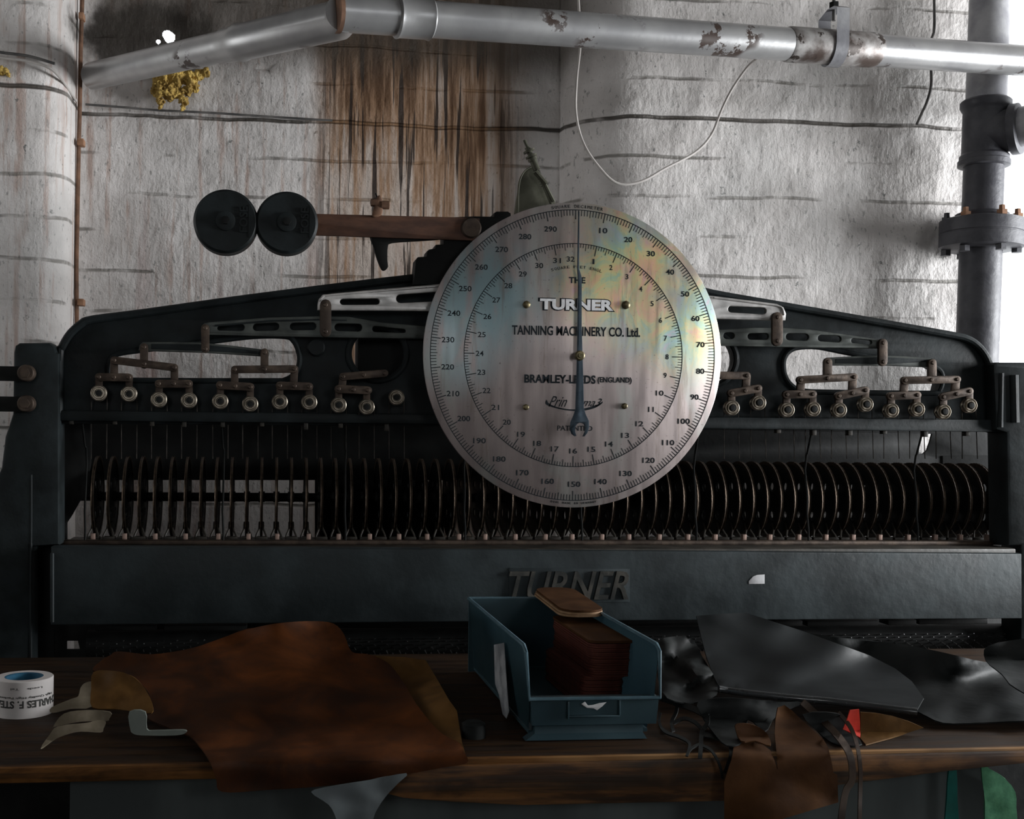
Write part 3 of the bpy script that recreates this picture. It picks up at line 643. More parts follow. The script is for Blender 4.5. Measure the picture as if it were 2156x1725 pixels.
# dark boards behind the wheels
YBk = 2.658
hol = [(1940, 914), (1962, 914), (1958, 930), (1952, 948), (1944, 955), (1935, 956), (1937, 935)]
part('side_panel', ext([[(58, 1140), (114, 1140), (114, 1440), (58, 1440)]], 2.47, 2.48, .001), M['black'])
part('lower_board', ext([[(100, 1290), (2150, 1290), (2150, 1450), (100, 1450)], [(140, 1350), (164, 1350), (168, 1368), (140, 1368)]], 2.56, 2.57, .001), M['black'])
b = bmesh.new(); box(b, -1.1, 2.2, 2.50, 2.52, .0, .90); part('lower_casing', b, M['black'])
part('back_board', ext([[(60, 880), (2170, 900), (2170, 1012), (60, 1011)], hol], YBk, YBk+.006, .001), M['black'])
b = bmesh.new(); pxbox(b, 60, 2170, 1041, 1059, YBk, YBk+.006, .002); part('back_rail', b, M['black'])
part('back_board', ext([[(663, 1011), (900, 1011), (935, 1060), (935, 1145), (663, 1145)]], YBk-.004, YBk+.0, .001), M['black'])
part('end_plate', ext([[(90, 890), (190, 890), (190, 1040), (167, 1055), (150, 1085), (139, 1102), (139, 1145), (90, 1145)]], 2.50, 2.52, .001), M['black'])
part('end_plate', ext([[(1985, 960), (2200, 960), (2200, 1160), (1985, 1160)]], YBk-.004, YBk, .001), M['black'])
# measuring wheels
RW, YW = .089, 2.565; zc = P(1100, 1049, YW).z
xw0 = P(193, 1050, YW-RW).x; xw1 = P(2102, 1050, YW-RW).x; NW = round((xw1-xw0)/.0327)+1; pitch = (xw1-xw0)/(NW-1)
print('wheels', NW, pitch)
def wheel_body():
    b = bmesh.new(); n = 48
    # thin dished disc with a hub, turned about X
    disc = [((RW-.0075)*math.cos(2*PI*k/n), (RW-.0075)*math.sin(2*PI*k/n)) for k in range(n)]
    hs = [[(hy+.0095*math.cos(2*PI*k/14), hz+.0105*math.sin(2*PI*k/14)) for k in range(14)] for hy, hz in ((-.036, .030), (.036, .030), (-.034, -.036), (.034, -.036))]
    b = ext([disc]+hs, -.0012, .0012, .0002, px=False); bmesh.ops.rotate(b, cent=(0, 0, 0), matrix=Matrix.Rotation(PI/2, 3, 'Z'), verts=b.verts)
    lathe(b, [(0, -.007), (.012, -.007), (.012, .007), (0, .007)], (0, 0, 0), 'X', 16); return b
def wheel_rim():
    b = bmesh.new(); n = 96; rings = []
    for j, (r, a) in enumerate([(RW-.009, -.0026), (RW, -.0028), (RW-.0012, 0), (RW, .0028), (RW-.009, .0026), (RW-.009, -.0026)]):
        rings.append([b.verts.new((a, (r-(.0008 if i % 2 and j in (1, 2, 3) else 0))*math.cos(2*PI*i/n), (r-(.0008 if i % 2 and j in (1, 2, 3) else 0))*math.sin(2*PI*i/n))) for i in range(n)])
    for j in range(5):
        for i in range(n): b.faces.new((rings[j][i], rings[j][(i+1) % n], rings[j+1][(i+1) % n], rings[j+1][i]))
    bmesh.ops.remove_doubles(b, verts=b.verts, dist=1e-6); bmesh.ops.recalc_face_normals(b, faces=b.faces); return b
def wheel_foot():
    b = bmesh.new(); y = -RW*.62; z = -RW+.002
    for s_ in (-1, 1): tube(b, [(s_*.004, y+.012, z+.034), (s_*.0045, y, z+.020), (s_*.010, y-.008, z+.008), (s_*.012, y-.010, z)], .0022, 6)
    box(b, -.013, .014, y-.016, y+.004, z-.003, z+.004, .001); return b
w0 = None
for i in range(NW):
    loc = Vector((xw0+i*pitch, YW, zc))-ORG[mc]
    if w0 is None:
        w0 = link('measuring_wheel', wheel_body(), M['wheel'], mc, Vector((xw0, YW, zc))) if False else None
        bm_ = wheel_body(); bmesh.ops.translate(bm_, verts=bm_.verts, vec=Vector((xw0, YW, zc))); w0 = link('measuring_wheel', bm_, M['wheel'], mc, Vector((xw0, YW, zc)))
        for nm, fn, m_ in (('rim', wheel_rim, 'wheel_rim'), ('foot', wheel_foot, 'ledge')):
            bm_ = fn(); bmesh.ops.translate(bm_, verts=bm_.verts, vec=Vector((xw0, YW, zc))); o = link(nm, bm_, M[m_], w0)
    else: dup(w0, loc, mc)
b = bmesh.new(); lathe(b, [(0, xw0-.06), (.009, xw0-.06), (.009, xw1+.03), (0, xw1+.03)], (0, YW, zc), 'X', 16); part('wheel_axle', b, M['black'])
# small blocks on the ledge, one to two wheels
blk = None
for i in range(0, NW, 2):
    p = Vector((xw0+i*pitch+.004, 2.475, z_t+.013+.006))
    if blk is None:
        b = bmesh.new(); box(b, p.x-.0045, p.x+.0045, p.y-.006, p.y+.006, p.z-.007, p.z+.006, .001); blk = link('stop_block', b, simple('pinkish_worn_brass', (.16, .11, .09), (.34, .24, .20), 50, .5, .4), mc, p)
    else: dup(blk, p-ORG[mc]+Vector((random.uniform(-.004, .004), 0, 0)), mc)
# guard struts every eight wheels
for i in list(range(0, NW, 8))[0:]:
    x = xw0+(i+.45)*pitch if i else xw0-.012
    b = bmesh.new(); zz = lambda y, Y: P(1100, y, Y).z
    tube(b, [(x-.002, 2.43, zz(900, 2.43)), (x+.0, 2.455, zz(948, 2.455)), (x+.002, 2.462, zz(952, 2.46)), (x+.002, 2.47, zz(985, 2.47)), (x+.002, 2.458, zz(1040, 2.458)), (x+.001, 2.456, zz(1080, 2.456)), (x+.003, 2.452, zz(1115, 2.45)), (x+.003, 2.45, z_t+.004)], .0024, 6); part('guard_strut', b, M['guard'])
# cords from the pulleys down to the wheels
pulL = [(208, 828), (271.5, 829.5), (334.7, 841.5), (398, 843), (463.6, 845), (526.7, 850.6), (589, 846), (651, 847), (713, 853), (772, 857), (835, 837)]
pulR = [(1541, 859), (1597, 848), (1657, 863), (1712, 861.6), (1767, 863.5), (1823, 851.6), (1877, 864.5), (1931.5, 862), (1987, 867), (2042, 854)]
YP = 2.385
pl0 = None; p0l = None
for i, (x, y) in enumerate(pulL+pulR):
    q = P(x, y, YP)
    rr = .0155 if i < 11 else .0158
    if pl0 is None:
        b = bmesh.new(); lathe(b, [(.0165, .012), (.0165, .008), (.0135, .006), (.0135, .003), (.0165, .001), (.0165, -.002), (.0150, -.003), (.0142, -.0010), (.0125, -.0010), (.0110, -.0045), (.0085, -.0045), (.0075, -.001), (0, -.001)], q, 'Y', 32)
        pl0 = link('pulley', b, M['pulley'], mc, q); b = bmesh.new(); lathe(b, [(.0068, 0), (.0062, -.007), (0, -.008)], q, 'Y', 16); link('pulley_pin', b, M['black'], pl0)
    else: dup(pl0, q-ORG[mc], mc)
    b = bmesh.new(); q = P(x, y, YP)
    for s_ in (-1, 1):
        xx = q.x+s_*.0160; e_ = P(x+s_*16, 966, 2.482); tube(b, [(xx, YP+.004, q.z), (e_.x, 2.482, e_.z)], .0011, 5)
    part('cord', b, M['cord'])
# lever tree
def lever(pts, slots, Ya, Yc, m, name='balance_lever', bev=.0015, sm=0):
    o = part(name, ext([spline(pts, sm) if sm else pts]+[s for s in slots], Ya, Yc, bev), M[m])
    return o
def slot(x0, y0, x1, y1, r0, r1=None):
    r1 = r1 or r0; a = math.atan2(y1-y0, x1-x0); out = []
    for k in range(7): t = a+PI/2+PI*k/6; out.append((x0+r0*math.cos(t)*1., y0+r0*math.sin(t)))
    for k in range(7): t = a-PI/2+PI*k/6; out.append((x1+r1*math.cos(t), y1+r1*math.sin(t)))
    return out
def bolt(x, y, Y, r=.0045, m='oldbrass', parent=None):
    b = bmesh.new(); lathe(b, [(r, .002), (r, -.0015), (r*.7, -.003), (0, -.0032)], P(x, y, Y), 'Y', 14); return part('bolt', b, M[m], parent)
def linkbar(x0, y0, x1, y1, wpx, Ya, Yc, m='oldbrass', name='link', bolts=True):
    r = wpx/2; o = part(name, ext([slot(x0, y0+0, x1, y1-0, r)], Ya, Yc, .001), M[m])
    if bolts: bolt(x0, y0, Ya, parent=o); bolt(x1, y1, Ya, parent=o)
    return o
# silver main levers
sl = lever([(668.5, 653), (669, 640), (671, 630), (680, 621), (700, 618), (800, 609), (929, 598), (1040, 590), (1040, 657), (929, 655.5), (800, 654), (690, 653.5)], [slot(722, 635.5, 793, 635, 6.5, 6.5), slot(843, 629, 930, 624, 9, 10), slot(965, 624, 1000, 622, 9)], 2.372, 2.384, 'silver', 'main_lever')
rib([(672, 634), (682, 624), (700, 621), (929, 602)], .0022, 2.371, 'lever_edge', m='silver', parent=sl)
sr = lever([(1420, 614), (1503, 623.5), (1580, 633), (1636, 640), (1650, 647), (1655, 660), (1654, 675), (1626, 675), (1503, 671), (1420, 670)], [slot(1540, 651, 1607, 655, 7)], 2.372, 2.384, 'silver', 'main_lever')
rib([(1503, 627), (1580, 636.5), (1634, 643.5), (1647, 650), (1651, 664)], .0022, 2.371, 'lever_edge', m='silver', parent=sr)
# second levers
l2 = lever([(423, 700), (424, 687), (430, 681), (441, 678.6), (568, 668.5), (668, 666), (734, 667), (803, 679), (930, 690), (960, 694), (960, 716), (915, 714), (720, 711), (568, 708), (441, 705), (428, 706)], [slot(462, 691, 508, 689.5, 5, 7), slot(540, 689, 580, 687.5, 8), slot(618, 687.5, 658, 687, 8), slot(712, 689, 755, 690, 8), slot(790, 693, 850, 697, 6, 4)], 2.392, 2.402, 'lever')
l2r = lever([(1440, 697), (1520, 694), (1590, 690), (1652, 690.5), (1705, 694), (1789, 705.5), (1850, 715), (1866, 722), (1868, 734), (1852, 734), (1652, 731), (1521, 728), (1440, 727)], [slot(1530, 707, 1540, 707, 7), slot(1581, 708.5, 1612, 708.5, 7), slot(1662, 709, 1696, 710, 7.5), slot(1729, 712, 1765, 714, 7), slot(1797, 717.5, 1832, 721, 5, 4.5)], 2.392, 2.402, 'lever')
l3 = lever([(292, 738), (294, 727), (300, 720.5), (365, 720), (418, 721), (480, 727), (560, 736.5), (567, 743), (566, 750), (560, 751), (434, 743), (294, 738.7)], [], 2.398, 2.408, 'lever')
l3r = lever([(1736, 768), (1737, 758), (1743, 753), (1800, 750), (1855, 748), (1910, 750), (1958, 754), (1972, 761), (1973, 772), (1964, 774), (1870, 770), (1750, 770)], [], 2.398, 2.408, 'lever')
for o_, pts in ((l3, [(318, 724), (418, 725), (480, 731), (546, 740), (546, 745), (434, 739.5), (318, 735)]), (l3r, [(1760, 756), (1855, 752), (1955, 757), (1955, 762), (1855, 767), (1760, 765)]), (l2, [(452, 684), (568, 674), (668, 671.5), (730, 673), (730, 676), (668, 675), (568, 677.5), (452, 688)])):
    part('raised_border', ext([pts], 2.3965 if o_ is not l2 else 2.3905, 2.399 if o_ is not l2 else 2.393, .0006), M['paint'], o_)
LB = [  # links: x0,y0,x1,y1,width
 (685.5, 642, 685.5, 698, 24, 2.362, 2.371), (432, 691, 432, 735, 17, 2.382, 2.391), (1637.5, 668, 1637.5, 718, 22, 2.362, 2.371), (1860, 722, 1860, 762, 18, 2.382, 2.391)]
for a in LB: linkbar(a[0], a[1], a[2], a[3], a[4], a[5], a[6])
for (x0, y0, x1, y1) in ((303, 731, 303, 768), (557, 742, 557, 778), (1744, 762, 1744, 792), (1964, 764, 1964, 796)): linkbar(x0, y0, x1, y1, 17, 2.388, 2.397)
# third tier bars
for (x0, y0, x1, y1) in ((240, 758.5, 367, 774), (494, 778, 620, 777), (1686, 800, 1799, 794), (1906, 801, 2016, 799), (1440, 790, 1573, 791), (722, 793, 810, 786)):
    o = linkbar(x0, y0, x1, y1, 16, 2.378, 2.387, name='cross_bar'); bolt((x0+x1)/2, (y0+y1)/2, 2.378, parent=o)
# short hangers and bottom tier
tiers = [(240, 760, 240, 793), (367, 776, 367, 806), (494, 780, 494, 812), (620, 778, 618, 812), (1688, 800, 1686, 826), (1797, 795, 1795, 826), (1906, 802, 1904, 828), (2014, 800, 2012, 825), (1573, 792, 1571, 822), (722, 795, 720, 820)]
for t in tiers: linkbar(*t, 16, 2.388, 2.395, bolts=False)
bots = [(208, 794, 271, 795), (334, 808, 397, 808), (463, 811, 527, 815), (589, 812, 651, 814), (713, 819, 775, 822), (1541, 828, 1597, 818), (1657, 831, 1712, 830), (1767, 834, 1823, 822), (1877, 834, 1932, 832), (1987, 836, 2042, 824)]
for (x0, y0, x1, y1) in bots:
    o = linkbar(x0, y0, x1, y1, 17, 2.372, 2.381, name='cross_bar'); bolt((x0+x1)/2, (y0+y1)/2, 2.372, parent=o)
for i, (x, y) in enumerate(pulL[:10]+pulR):
    bx0 = [b_ for b_ in bots if min(abs(b_[0]-x), abs(b_[2]-x)) < 6][0]; yy = bx0[1] if abs(bx0[0]-x) < 6 else bx0[3]
    linkbar(x, yy, x, y, 15, 2.3875, 2.393, bolts=False)
# counterweight arm
part('weight_arm', ext([[(440, 446), (540, 447), (980, 458), (1010, 460), (1010, 508), (980, 506), (540, 491), (440, 490)]], 2.375, 2.383, .001), M['arm'])
for (x, y, r) in ((475, 465.5, .0650), (604, 468, .0635)):
    q = P(x, y, 2.33); b = bmesh.new(); lathe(b, [(0, .045), (r-.004, .045), (r, .041), (r, .005), (r-.005, 0), (.020, 0), (.0195, -.005), (.016, -.006), (.0, -.006)], q, 'Y', 64)
    wt = part('round_weight', b, M['paint'])
    b = bmesh.new(); lathe(b, [(.0085, -.004), (.0085, -.014), (0, -.015)], q, 'Y', 6); part('nut', b, M['black'], wt)
    tb = text_bm('FOSE', .052, .017, .0035, 0, .02); bmesh.ops.rotate(tb, cent=(0, 0, 0), matrix=Matrix.Rotation(-PI/2, 3, 'Y'), verts=tb.verts); bmesh.ops.translate(tb, verts=tb.verts, vec=q+Vector((.036, 0, .004))); part('raised_lettering', tb, M['paint'], wt, smooth=False)
    b = bmesh.new(); box(b, q.x+.046, q.x+.048, q.y-.0012, q.y+.001, q.z-.032, q.z+.034); part('raised_line', b, M['paint'], wt)
# hook and clamp on the arm
part('arm_hook', ext([spline([(784, 492), (860, 494), (934, 498), (934, 503), (880, 507), (826, 511), (817, 520), (816, 545), (817, 562), (810, 569), (803, 566), (794, 545), (787, 520)], 3)], 2.384, 2.396, .002), M['black'])
ck = part('clamp', ext([spline([(785, 456), (787, 438), (791, 425), (795, 413), (801, 411), (805, 420), (806, 438), (803, 452)], 3)], 2.365, 2.392, .003), M['rust_flake'])
for (x, y, r) in ((789, 427, .008), (811, 432, .009)):
    b = bmesh.new(); lathe(b, [(0, -.010), (r, -.008), (r, .008), (0, .010)], P(x, y, 2.37), 'X', 8); part('wing_nut', b, M['rust_flake'], ck)
b = bmesh.new(); tube(b, [P(791, 407, 2.372), P(796, 420, 2.372)], .0016, 6); part('clamp_screw', b, M['black'], ck)
b = bmesh.new(); tube(b, [P(782, 492, 2.38), P(782, 595, 2.40)], .0008, 5); part('arm_wire', b, M['black'])
# adjusting quadrant above the dial
qd = part('quadrant_plate', ext([spline([(1091, 470), (1092, 400), (1096, 375), (1106, 358), (1122, 350), (1135, 360), (1150, 392), (1166, 420), (1180, 470)], 3)], 2.385, 2.40, .002), M['olive'])
rib([(1091, 450), (1092, 400), (1096, 376), (1106, 359), (1121, 350)], .0014, 2.385, 'plate_edge', m='olive', parent=qd)
b = bmesh.new(); a0, a1 = P(1165, 440, 2.372), P(1104, 295, 2.372); tube(b, [a0, a1], .0032, 8)
rd = part('threaded_rod', b, M['olive'])
d_ = (a1-a0)
def disc_on(t, r, h, nm, m='olive'):
    b = bmesh.new(); c0 = a0+d_*t; u = d_.normalized(); tube(b, [c0-u*h/2, c0+u*h/2], r, 20); part(nm, b, M[m], rd)
disc_on(.84, .0125, .004, 'thumb_nut'); disc_on(.765, .0125, .004, 'thumb_nut'); disc_on(.72, .0100, .006, 'thumb_nut'); disc_on(.80, .006, .03, 'rod_sleeve'); disc_on(.635, .0075, .022, 'rod_sleeve')
b = bmesh.new(); tube(b, [P(1127, 362, 2.368), P(1150, 388, 2.368)], .0055, 8); tube(b, [P(1146, 385, 2.368), P(1166, 425, 2.368)], .0035, 6); part('slide_block', b, M['olive'], rd)
b = bmesh.new(); hx = [a0+d_*(.62-.3*k/60)+Vector((math.cos(k*.9)*.006, math.sin(k*.9)*.006, 0)) for k in range(61)]; tube(b, hx, .0008, 5); part('spring', b, M['olive'], rd)

# ---- dial
DC = P(1209, 748, 2.35); s = (P(1209, 748, 2.35).z-P(1209, 749, 2.35).z)
dl = thing('dial', DC, None, None); dl.parent = mc; dl.location = DC-ORG[mc]
def D(dx, dy, y=0): return DC+Vector((dx*s, -y, -dy*s))
b = bmesh.new(); R = 321*s; lathe(b, [(0, .007), (R-.002, .007), (R, .005), (R, .0008), (R-.0012, 0), (0, 0)], DC, 'Y', 160)
dp = link('dial_plate', b, M['dial'], dl)
b = bmesh.new(); lathe(b, [(.105, .007), (.105, .018), (.06, .02), (.06, .065)], DC, 'Y', 40); link('dial_mount', b, M['black'], dl)
b = bmesh.new()
def ring(r, wd):
    n = 180; vs1 = []
    for k in range(n):
        a = 2*PI*k/n; vs1.append([b.verts.new(D((r-wd/2)*math.sin(a), -(r-wd/2)*math.cos(a), .0004)), b.verts.new(D((r+wd/2)*math.sin(a), -(r+wd/2)*math.cos(a), .0004))])
    for k in range(n): p, q = vs1[k], vs1[(k+1) % n]; b.faces.new((p[0], p[1], q[1], q[0]))
def tick(r0, r1, a, wd):
    c_, s__ = math.cos(a), math.sin(a); t_ = Vector((c_, 0, -s__)); r_ = Vector((s__, 0, c_))
    p = [D(0, 0, .0004)+r_*r*s+t_*w_*wd*s/2 for r, w_ in ((r0, -1), (r0, 1), (r1, 1), (r1, -1))]
    b.faces.new([b.verts.new(v) for v in p])
ring(306, 1.6); ring(235, 1.6)
for k in range(300): tick(306, 286 if k % 10 == 0 else 293.5 if k % 5 else 291, 2*PI*k/300, 1.9 if k % 10 == 0 else 1.5)
for k in range(256):
    if k == 0: continue
    tick(235, 213 if k % 8 == 0 else 221 if k % 4 == 0 else 226.5, 2*PI*k/256, 1.8 if k % 8 == 0 else 1.4)
bmesh.ops.recalc_face_normals(b, faces=b.faces); link('scale_marks', b, M['inkdial'], dl, smooth=False)
def put_text(bmt, txt, dx, dy, wpx, hpx, depth=.0005, rot=0, **k):
    t = text_bm(txt, wpx*s if wpx else None, hpx*s, depth, **k)
    if rot: bmesh.ops.rotate(t, cent=(0, 0, 0), matrix=Matrix.Rotation(rot, 3, 'Y'), verts=t.verts)
    bmesh.ops.translate(t, verts=t.verts, vec=D(dx, dy)); join(bmt, t)
for k in range(1, 30):
    a = 2*PI*k/30; rr = 271; t = str(k*10); nb = bmesh.new(); put_text(nb, t, 3+rr*1.01*math.sin(a), -rr*math.cos(a)+1, {2: 18, 3: 27}[len(t)], 11.5, bold=.018); link('numeral', nb, M['inkdial'], dl, smooth=False)
for k in range(1, 33):
    a = 2*PI*k/32; rr = 202; dx = rr*math.sin(a); dx -= 10 if k == 32 else 0; t = str(k); w_ = {1: 6.5, 2: 17}[len(t)]; w_ = 4 if t == '1' else 12 if t == '11' else w_
    nb = bmesh.new(); put_text(nb, t, dx, -rr*math.cos(a), w_, 11, bold=.012); link('numeral', nb, M['inkdial'], dl, smooth=False)
def arc_text(bmt, txt, r, a0, a1, h, flip=1, cdx=3):
    chars = list(txt)
    for i, ch in enumerate(chars):
        if ch == ' ': continue
        a = a0+(a1-a0)*i/(len(chars)-1); put_text(bmt, ch, cdx+r*math.sin(a), -r*math.cos(a)*flip, (h*.28 if ch == 'I' else h*.78)+.3, h, rot=a*flip)
b = bmesh.new(); arc_text(b, 'SQUARE DECIMETER', 313.5, -.170, .170, 6.2); arc_text(b, 'DIAL MADE IN GERMANY', 312, -.155, .150, 4.2, -1)
arc_text(b, 'SQUARE FEET ENGL', 186, -.285, .285, 6)
link('small_lettering', b, M['inkdial'], dl, smooth=False)
b = bmesh.new(); put_text(b, 'THE', 4.5, -158, 36, 13, bold=.03); link('dark_lettering', b, M['inkdial'], dl, smooth=False)
b = bmesh.new(); put_text(b, 'TURNER', 4, -106, 166, 27, .0007, bold=.085); link('lettering_outline', b, M['inkdial'], dl, smooth=False)
b = bmesh.new(); put_text(b, 'TURNER', 4, -106, 158, 23, .0018, bold=.045); link('raised_lettering', b, M['chrome'], dl, smooth=False)
b = bmesh.new(); put_text(b, 'TANNING MACHINERY CO. Ltd.', 4, -50.5, 276, 20, .0012, bold=.02); link('name_lettering', b, M['inkdial'], dl, smooth=False); b = bmesh.new(); put_text(b, 'BRAMLEY-LEEDS', -30, 51, 153, 18, .0012, bold=.03); put_text(b, '(ENGLAND)', 88, 52.5, 74, 15, .0012, bold=.02)
link('place_lettering', b, M['inkdial'], dl, smooth=False); b = bmesh.new(); put_text(b, 'PATENTED', 3, 154, 76, 10.5, .0006, bold=.01); link('small_lettering', b, M['inkdial'], dl, smooth=False)
b = bmesh.new(); put_text(b, 'TANNING MACHINERY CO. Ltd.', 5.2, -51.5, 275, 19, .0016, bold=-.012); link('lettering_highlight', b, M['chrome'], dl, smooth=False) if False else b.free()
b = bmesh.new(); put_text(b, 'Prin', -34, 98, 40, 22, .0005, shear=.6); put_text(b, 'oma3', 34, 99, 54, 17, .0005, shear=.6)
sw = spline([(-58, 95), (-60, 104), (-40, 112), (-10, 117), (20, 117), (45, 111), (60, 102), (62, 97), (50, 104), (20, 112.5), (-10, 114), (-38, 109), (-54, 102)], 4)
f_ = b.faces.new([b.verts.new(D(x, y, .0005)) for x, y in sw]); bmesh.ops.triangulate(b, faces=[f_]); link('script_lettering', b, M['inkdial'], dl, smooth=False)
for (x, y, r) in ((1108, 644, 8), (1316, 640, 9), (1109, 859, 6.5), (1315.5, 854, 6.5)):
    c = D((x-1209)/.972, y-748); b = bmesh.new(); lathe(b, [(r*s, 0), (r*s, -.004), (r*s*.6, -.0065), (0, -.007)], c, 'Y', 8); link('screw', b, M['screw'], dl)
# pointer
pv = [(1.5, -301), (4, -300), (4.4, -180), (6, -176), (10, -164), (10.5, -150), (11.5, -60), (14, 0), (16.5, 60), (18, 112), (22, 124), (29, 138), (30, 152), (26, 164), (20, 171), (15.5, 171), (20, 162), (21.5, 153), (18.5, 145), (14, 143), (8.5, 142.5), (4, 145), (-.5, 152), (0, 162), (3, 170), (-1, 171), (-8, 166), (-11.5, 155), (-10.5, 142), (-4, 127), (0, 114), (1, 60), (2, 0), (2.5, -60), (2.5, -150), (2, -160), (1, -172), (.5, -178)]
pts = [((DC.x+x*s), (DC.z-y*s)) for x, y in pv]
nd = link('pointer', ext([pts], 2.335, 2.338, .0006, px=False), M['needle'], dl)
b = bmesh.new(); c = D(7, 2); lathe(b, [(.0075, 0), (.0075, -.012), (.0105, -.0122), (.0105, -.020), (.008, -.022), (.0045, -.022), (.0045, -.026), (0, -.026)], c, 'Y', 20); link('pointer_hub', b, M['screw'], dl)

# ------------------------------------------------------------------ bench
bn = thing('workbench', Vector((.5, 1.9, 0)), 'worn wooden workbench in front of the machine, with a rough waney apron board', 'workbench')
xL, xR = -1.3, 2.1; slope = -.0
b = bmesh.new(); box(b, xL, xR, YF, 2.335, ZB-.022, ZB, .004)
link('bench_top', b, M['benchtop'], bn)
ya = YF+.003
ap = [(812, 1672), (822, 1655), (850, 1615), (1000, 1612), (1500, 1598), (2260, 1580), (2260, 1598), (2000, 1625), (1765, 1655), (1540, 1688), (1300, 1693), (1100, 1697), (950, 1690), (850, 1682)]
link('apron_board', ext([ap], ya-.008, ya+.02, .003), M['wood'], bn)
b = bmesh.new(); pxbox(b, 812, 2260, 1626, 1640, ya+.02, ya+.03); b.free()
pg = bmesh.new(); pz = P(1500, 1640, ya+.05).z; box(pg, P(147, 1700, ya+.06).x, P(2075, 1700, ya+.06).x, ya+.06, ya+.075, .15, ZB-.022); link('back_panel', pg, M['panel'], bn)
for x in (-.56, 1.85):
    b = bmesh.new(); box(b, x, x+.07, ya+.02, ya+.09, 0, ZB-.022, .003); link('leg', b, M['wood'], bn)
for x in (-1.2, 1.85):
    b = bmesh.new(); box(b, x, x+.07, 2.2, 2.27, 0, ZB-.022, .003); link('leg', b, M['wood'], bn)

# ------------------------------------------------------------------ blue bin with leather pieces
YB0 = 1.665; XLf = P(1106, 1420, YB0).x; XRf = P(1387, 1410, YB0).x; zrim = P(1099, 1362, YB0).z; zlip = P(1250, 1470, YB0).z; YB1 = 2.15
zt0 = ZB+.002
bnx = thing('storage_bin', Vector(((XLf+XRf)/2, 1.9, ZB)), 'blue plastic open-fronted storage bin on the bench holding stacked leather pieces', 'bin')
th = .003; inx = .012
def side(x_top, x_bot, sgn):
    b = bmesh.new(); prof_ = [(YB0+.0, zlip), (YB0-.004, zrim-.004), (YB0+.01, zrim), (YB1, zrim), (YB1-.01, zt0+.01), (YB0+.02, zt0+.01)]
    vs_ = []
    for (y, z) in prof_:
        k = (z-zt0)/(zrim-zt0); vs_.append(b.verts.new((x_bot+(x_top-x_bot)*k, y, z)))
    b.faces.new(vs_); bmesh.ops.solidify(b, geom=b.faces[:], thickness=th); bmesh.ops.recalc_face_normals(b, faces=b.faces); return b
XLb, XRb = XLf+inx, XRf-inx
link('side_wall', side(XLf, XLb, -1), M['blue'], bnx, smooth=False); link('side_wall', side(XRf, XRb, 1), M['blue'], bnx, smooth=False)
b = bmesh.new(); box(b, XLf, XRf, YB1-.006, YB1, zt0, zrim); link('rear_wall', b, M['blue'], bnx)
b = bmesh.new(); box(b, XLb-.002, XRb+.002, YB0+.02, YB1-.005, zt0+.004, zt0+.009); link('bin_floor', b, M['blue'], bnx)
# front: lip panel, tapering waist, plinth
b = bmesh.new(); z1 = P(1250, 1527, YB0).z; z2 = P(1250, 1545, YB0).z; x0, x1 = P(1122, 1500, YB0).x, P(1383, 1500, YB0).x
secs = [(x0-.004, x1+.003, YB0, zlip), (x0, x1, YB0+.002, z1), (x0+.006, x1-.018, YB0+.010, z1-.002), (x0+.004, x1-.020, YB0+.004, z2), (x0-.012, x1-.016, YB0-.004, z2-.008), (x0-.012, x1-.016, YB0-.004, zt0)]
pr = None
for (a, c_, y, z) in secs:
    q = [b.verts.new((a, y, z)), b.verts.new((c_, y, z)), b.verts.new((c_, y+.02, z)), b.verts.new((a, y+.02, z))]
    if pr:
        for k in range(4): b.faces.new((pr[k], pr[(k+1) % 4], q[(k+1) % 4], q[k]))
    else: b.faces.new(q)
    pr = q
b.faces.new(pr[::-1]); bmesh.ops.recalc_face_normals(b, faces=b.faces); link('front_wall', b, M['blue'], bnx, smooth=False)
b = bmesh.new(); rl = .0032
tube(b, [(XLf, YB1, zrim), (XLf, YB0+.012, zrim), (XLf, YB0-.002, zrim-.008), (x0-.006, YB0-.003, zlip), (x1+.004, YB0-.003, zlip), (XRf, YB0-.002, zrim-.008), (XRf, YB0+.012, zrim), (XRf, YB1, zrim), (XLf, YB1, zrim)], rl, 8); link('rim', b, simple('lighter_blue_rim', (.055, .10, .125), (.085, .15, .18), 30, .35, 0, .1), bnx)  # rim in a lighter blue than the bin walls
b = bmesh.new()
for (xa1, xb1, ya1, yb1) in ((1195, 1199, 1478, 1515), (1303, 1307, 1474, 1508), (1197, 1305, 1507, 1511)): pxbox(b, xa1, xb1, ya1, yb1, YB0-.004, YB0+.006, .001)
link('label_holder', b, M['blue'], bnx)
link('torn_label', ext([[(1224, 1483), (1232, 1478), (1238, 1486), (1248, 1485), (1262, 1481), (1277, 1479), (1268, 1488), (1257, 1496), (1250, 1492), (1236, 1491)]], YB0-.006, YB0-.005, .0001), M['white_label'], bnx)
xs_ = XLf-.003
def sidept(px, py):                               # point on the bin's left side
    d = ray(px, py); t = xs_/d.x; q = CAM+d*t; q.z = max(q.z, ZB+.005); return q
b = bmesh.new(); f_ = b.faces.new([b.verts.new(sidept(x, y)) for x, y in ((1041, 1358), (1062, 1354), (1067, 1430), (1072, 1500), (1067, 1518), (1059, 1518), (1051, 1462), (1043, 1440))])
g = bmesh.ops.extrude_face_region(b, geom=[f_]); bmesh.ops.translate(b, verts=[v for v in g['geom'] if isinstance(v, bmesh.types.BMVert)], vec=(-.0008, 0, 0)); bmesh.ops.triangulate(b, faces=b.faces); bmesh.ops.recalc_face_normals(b, faces=b.faces); link('side_label', b, simple('crumpled_clear_film', (.16, .17, .18), (.34, .35, .36), 40, .4), bnx, smooth=False)
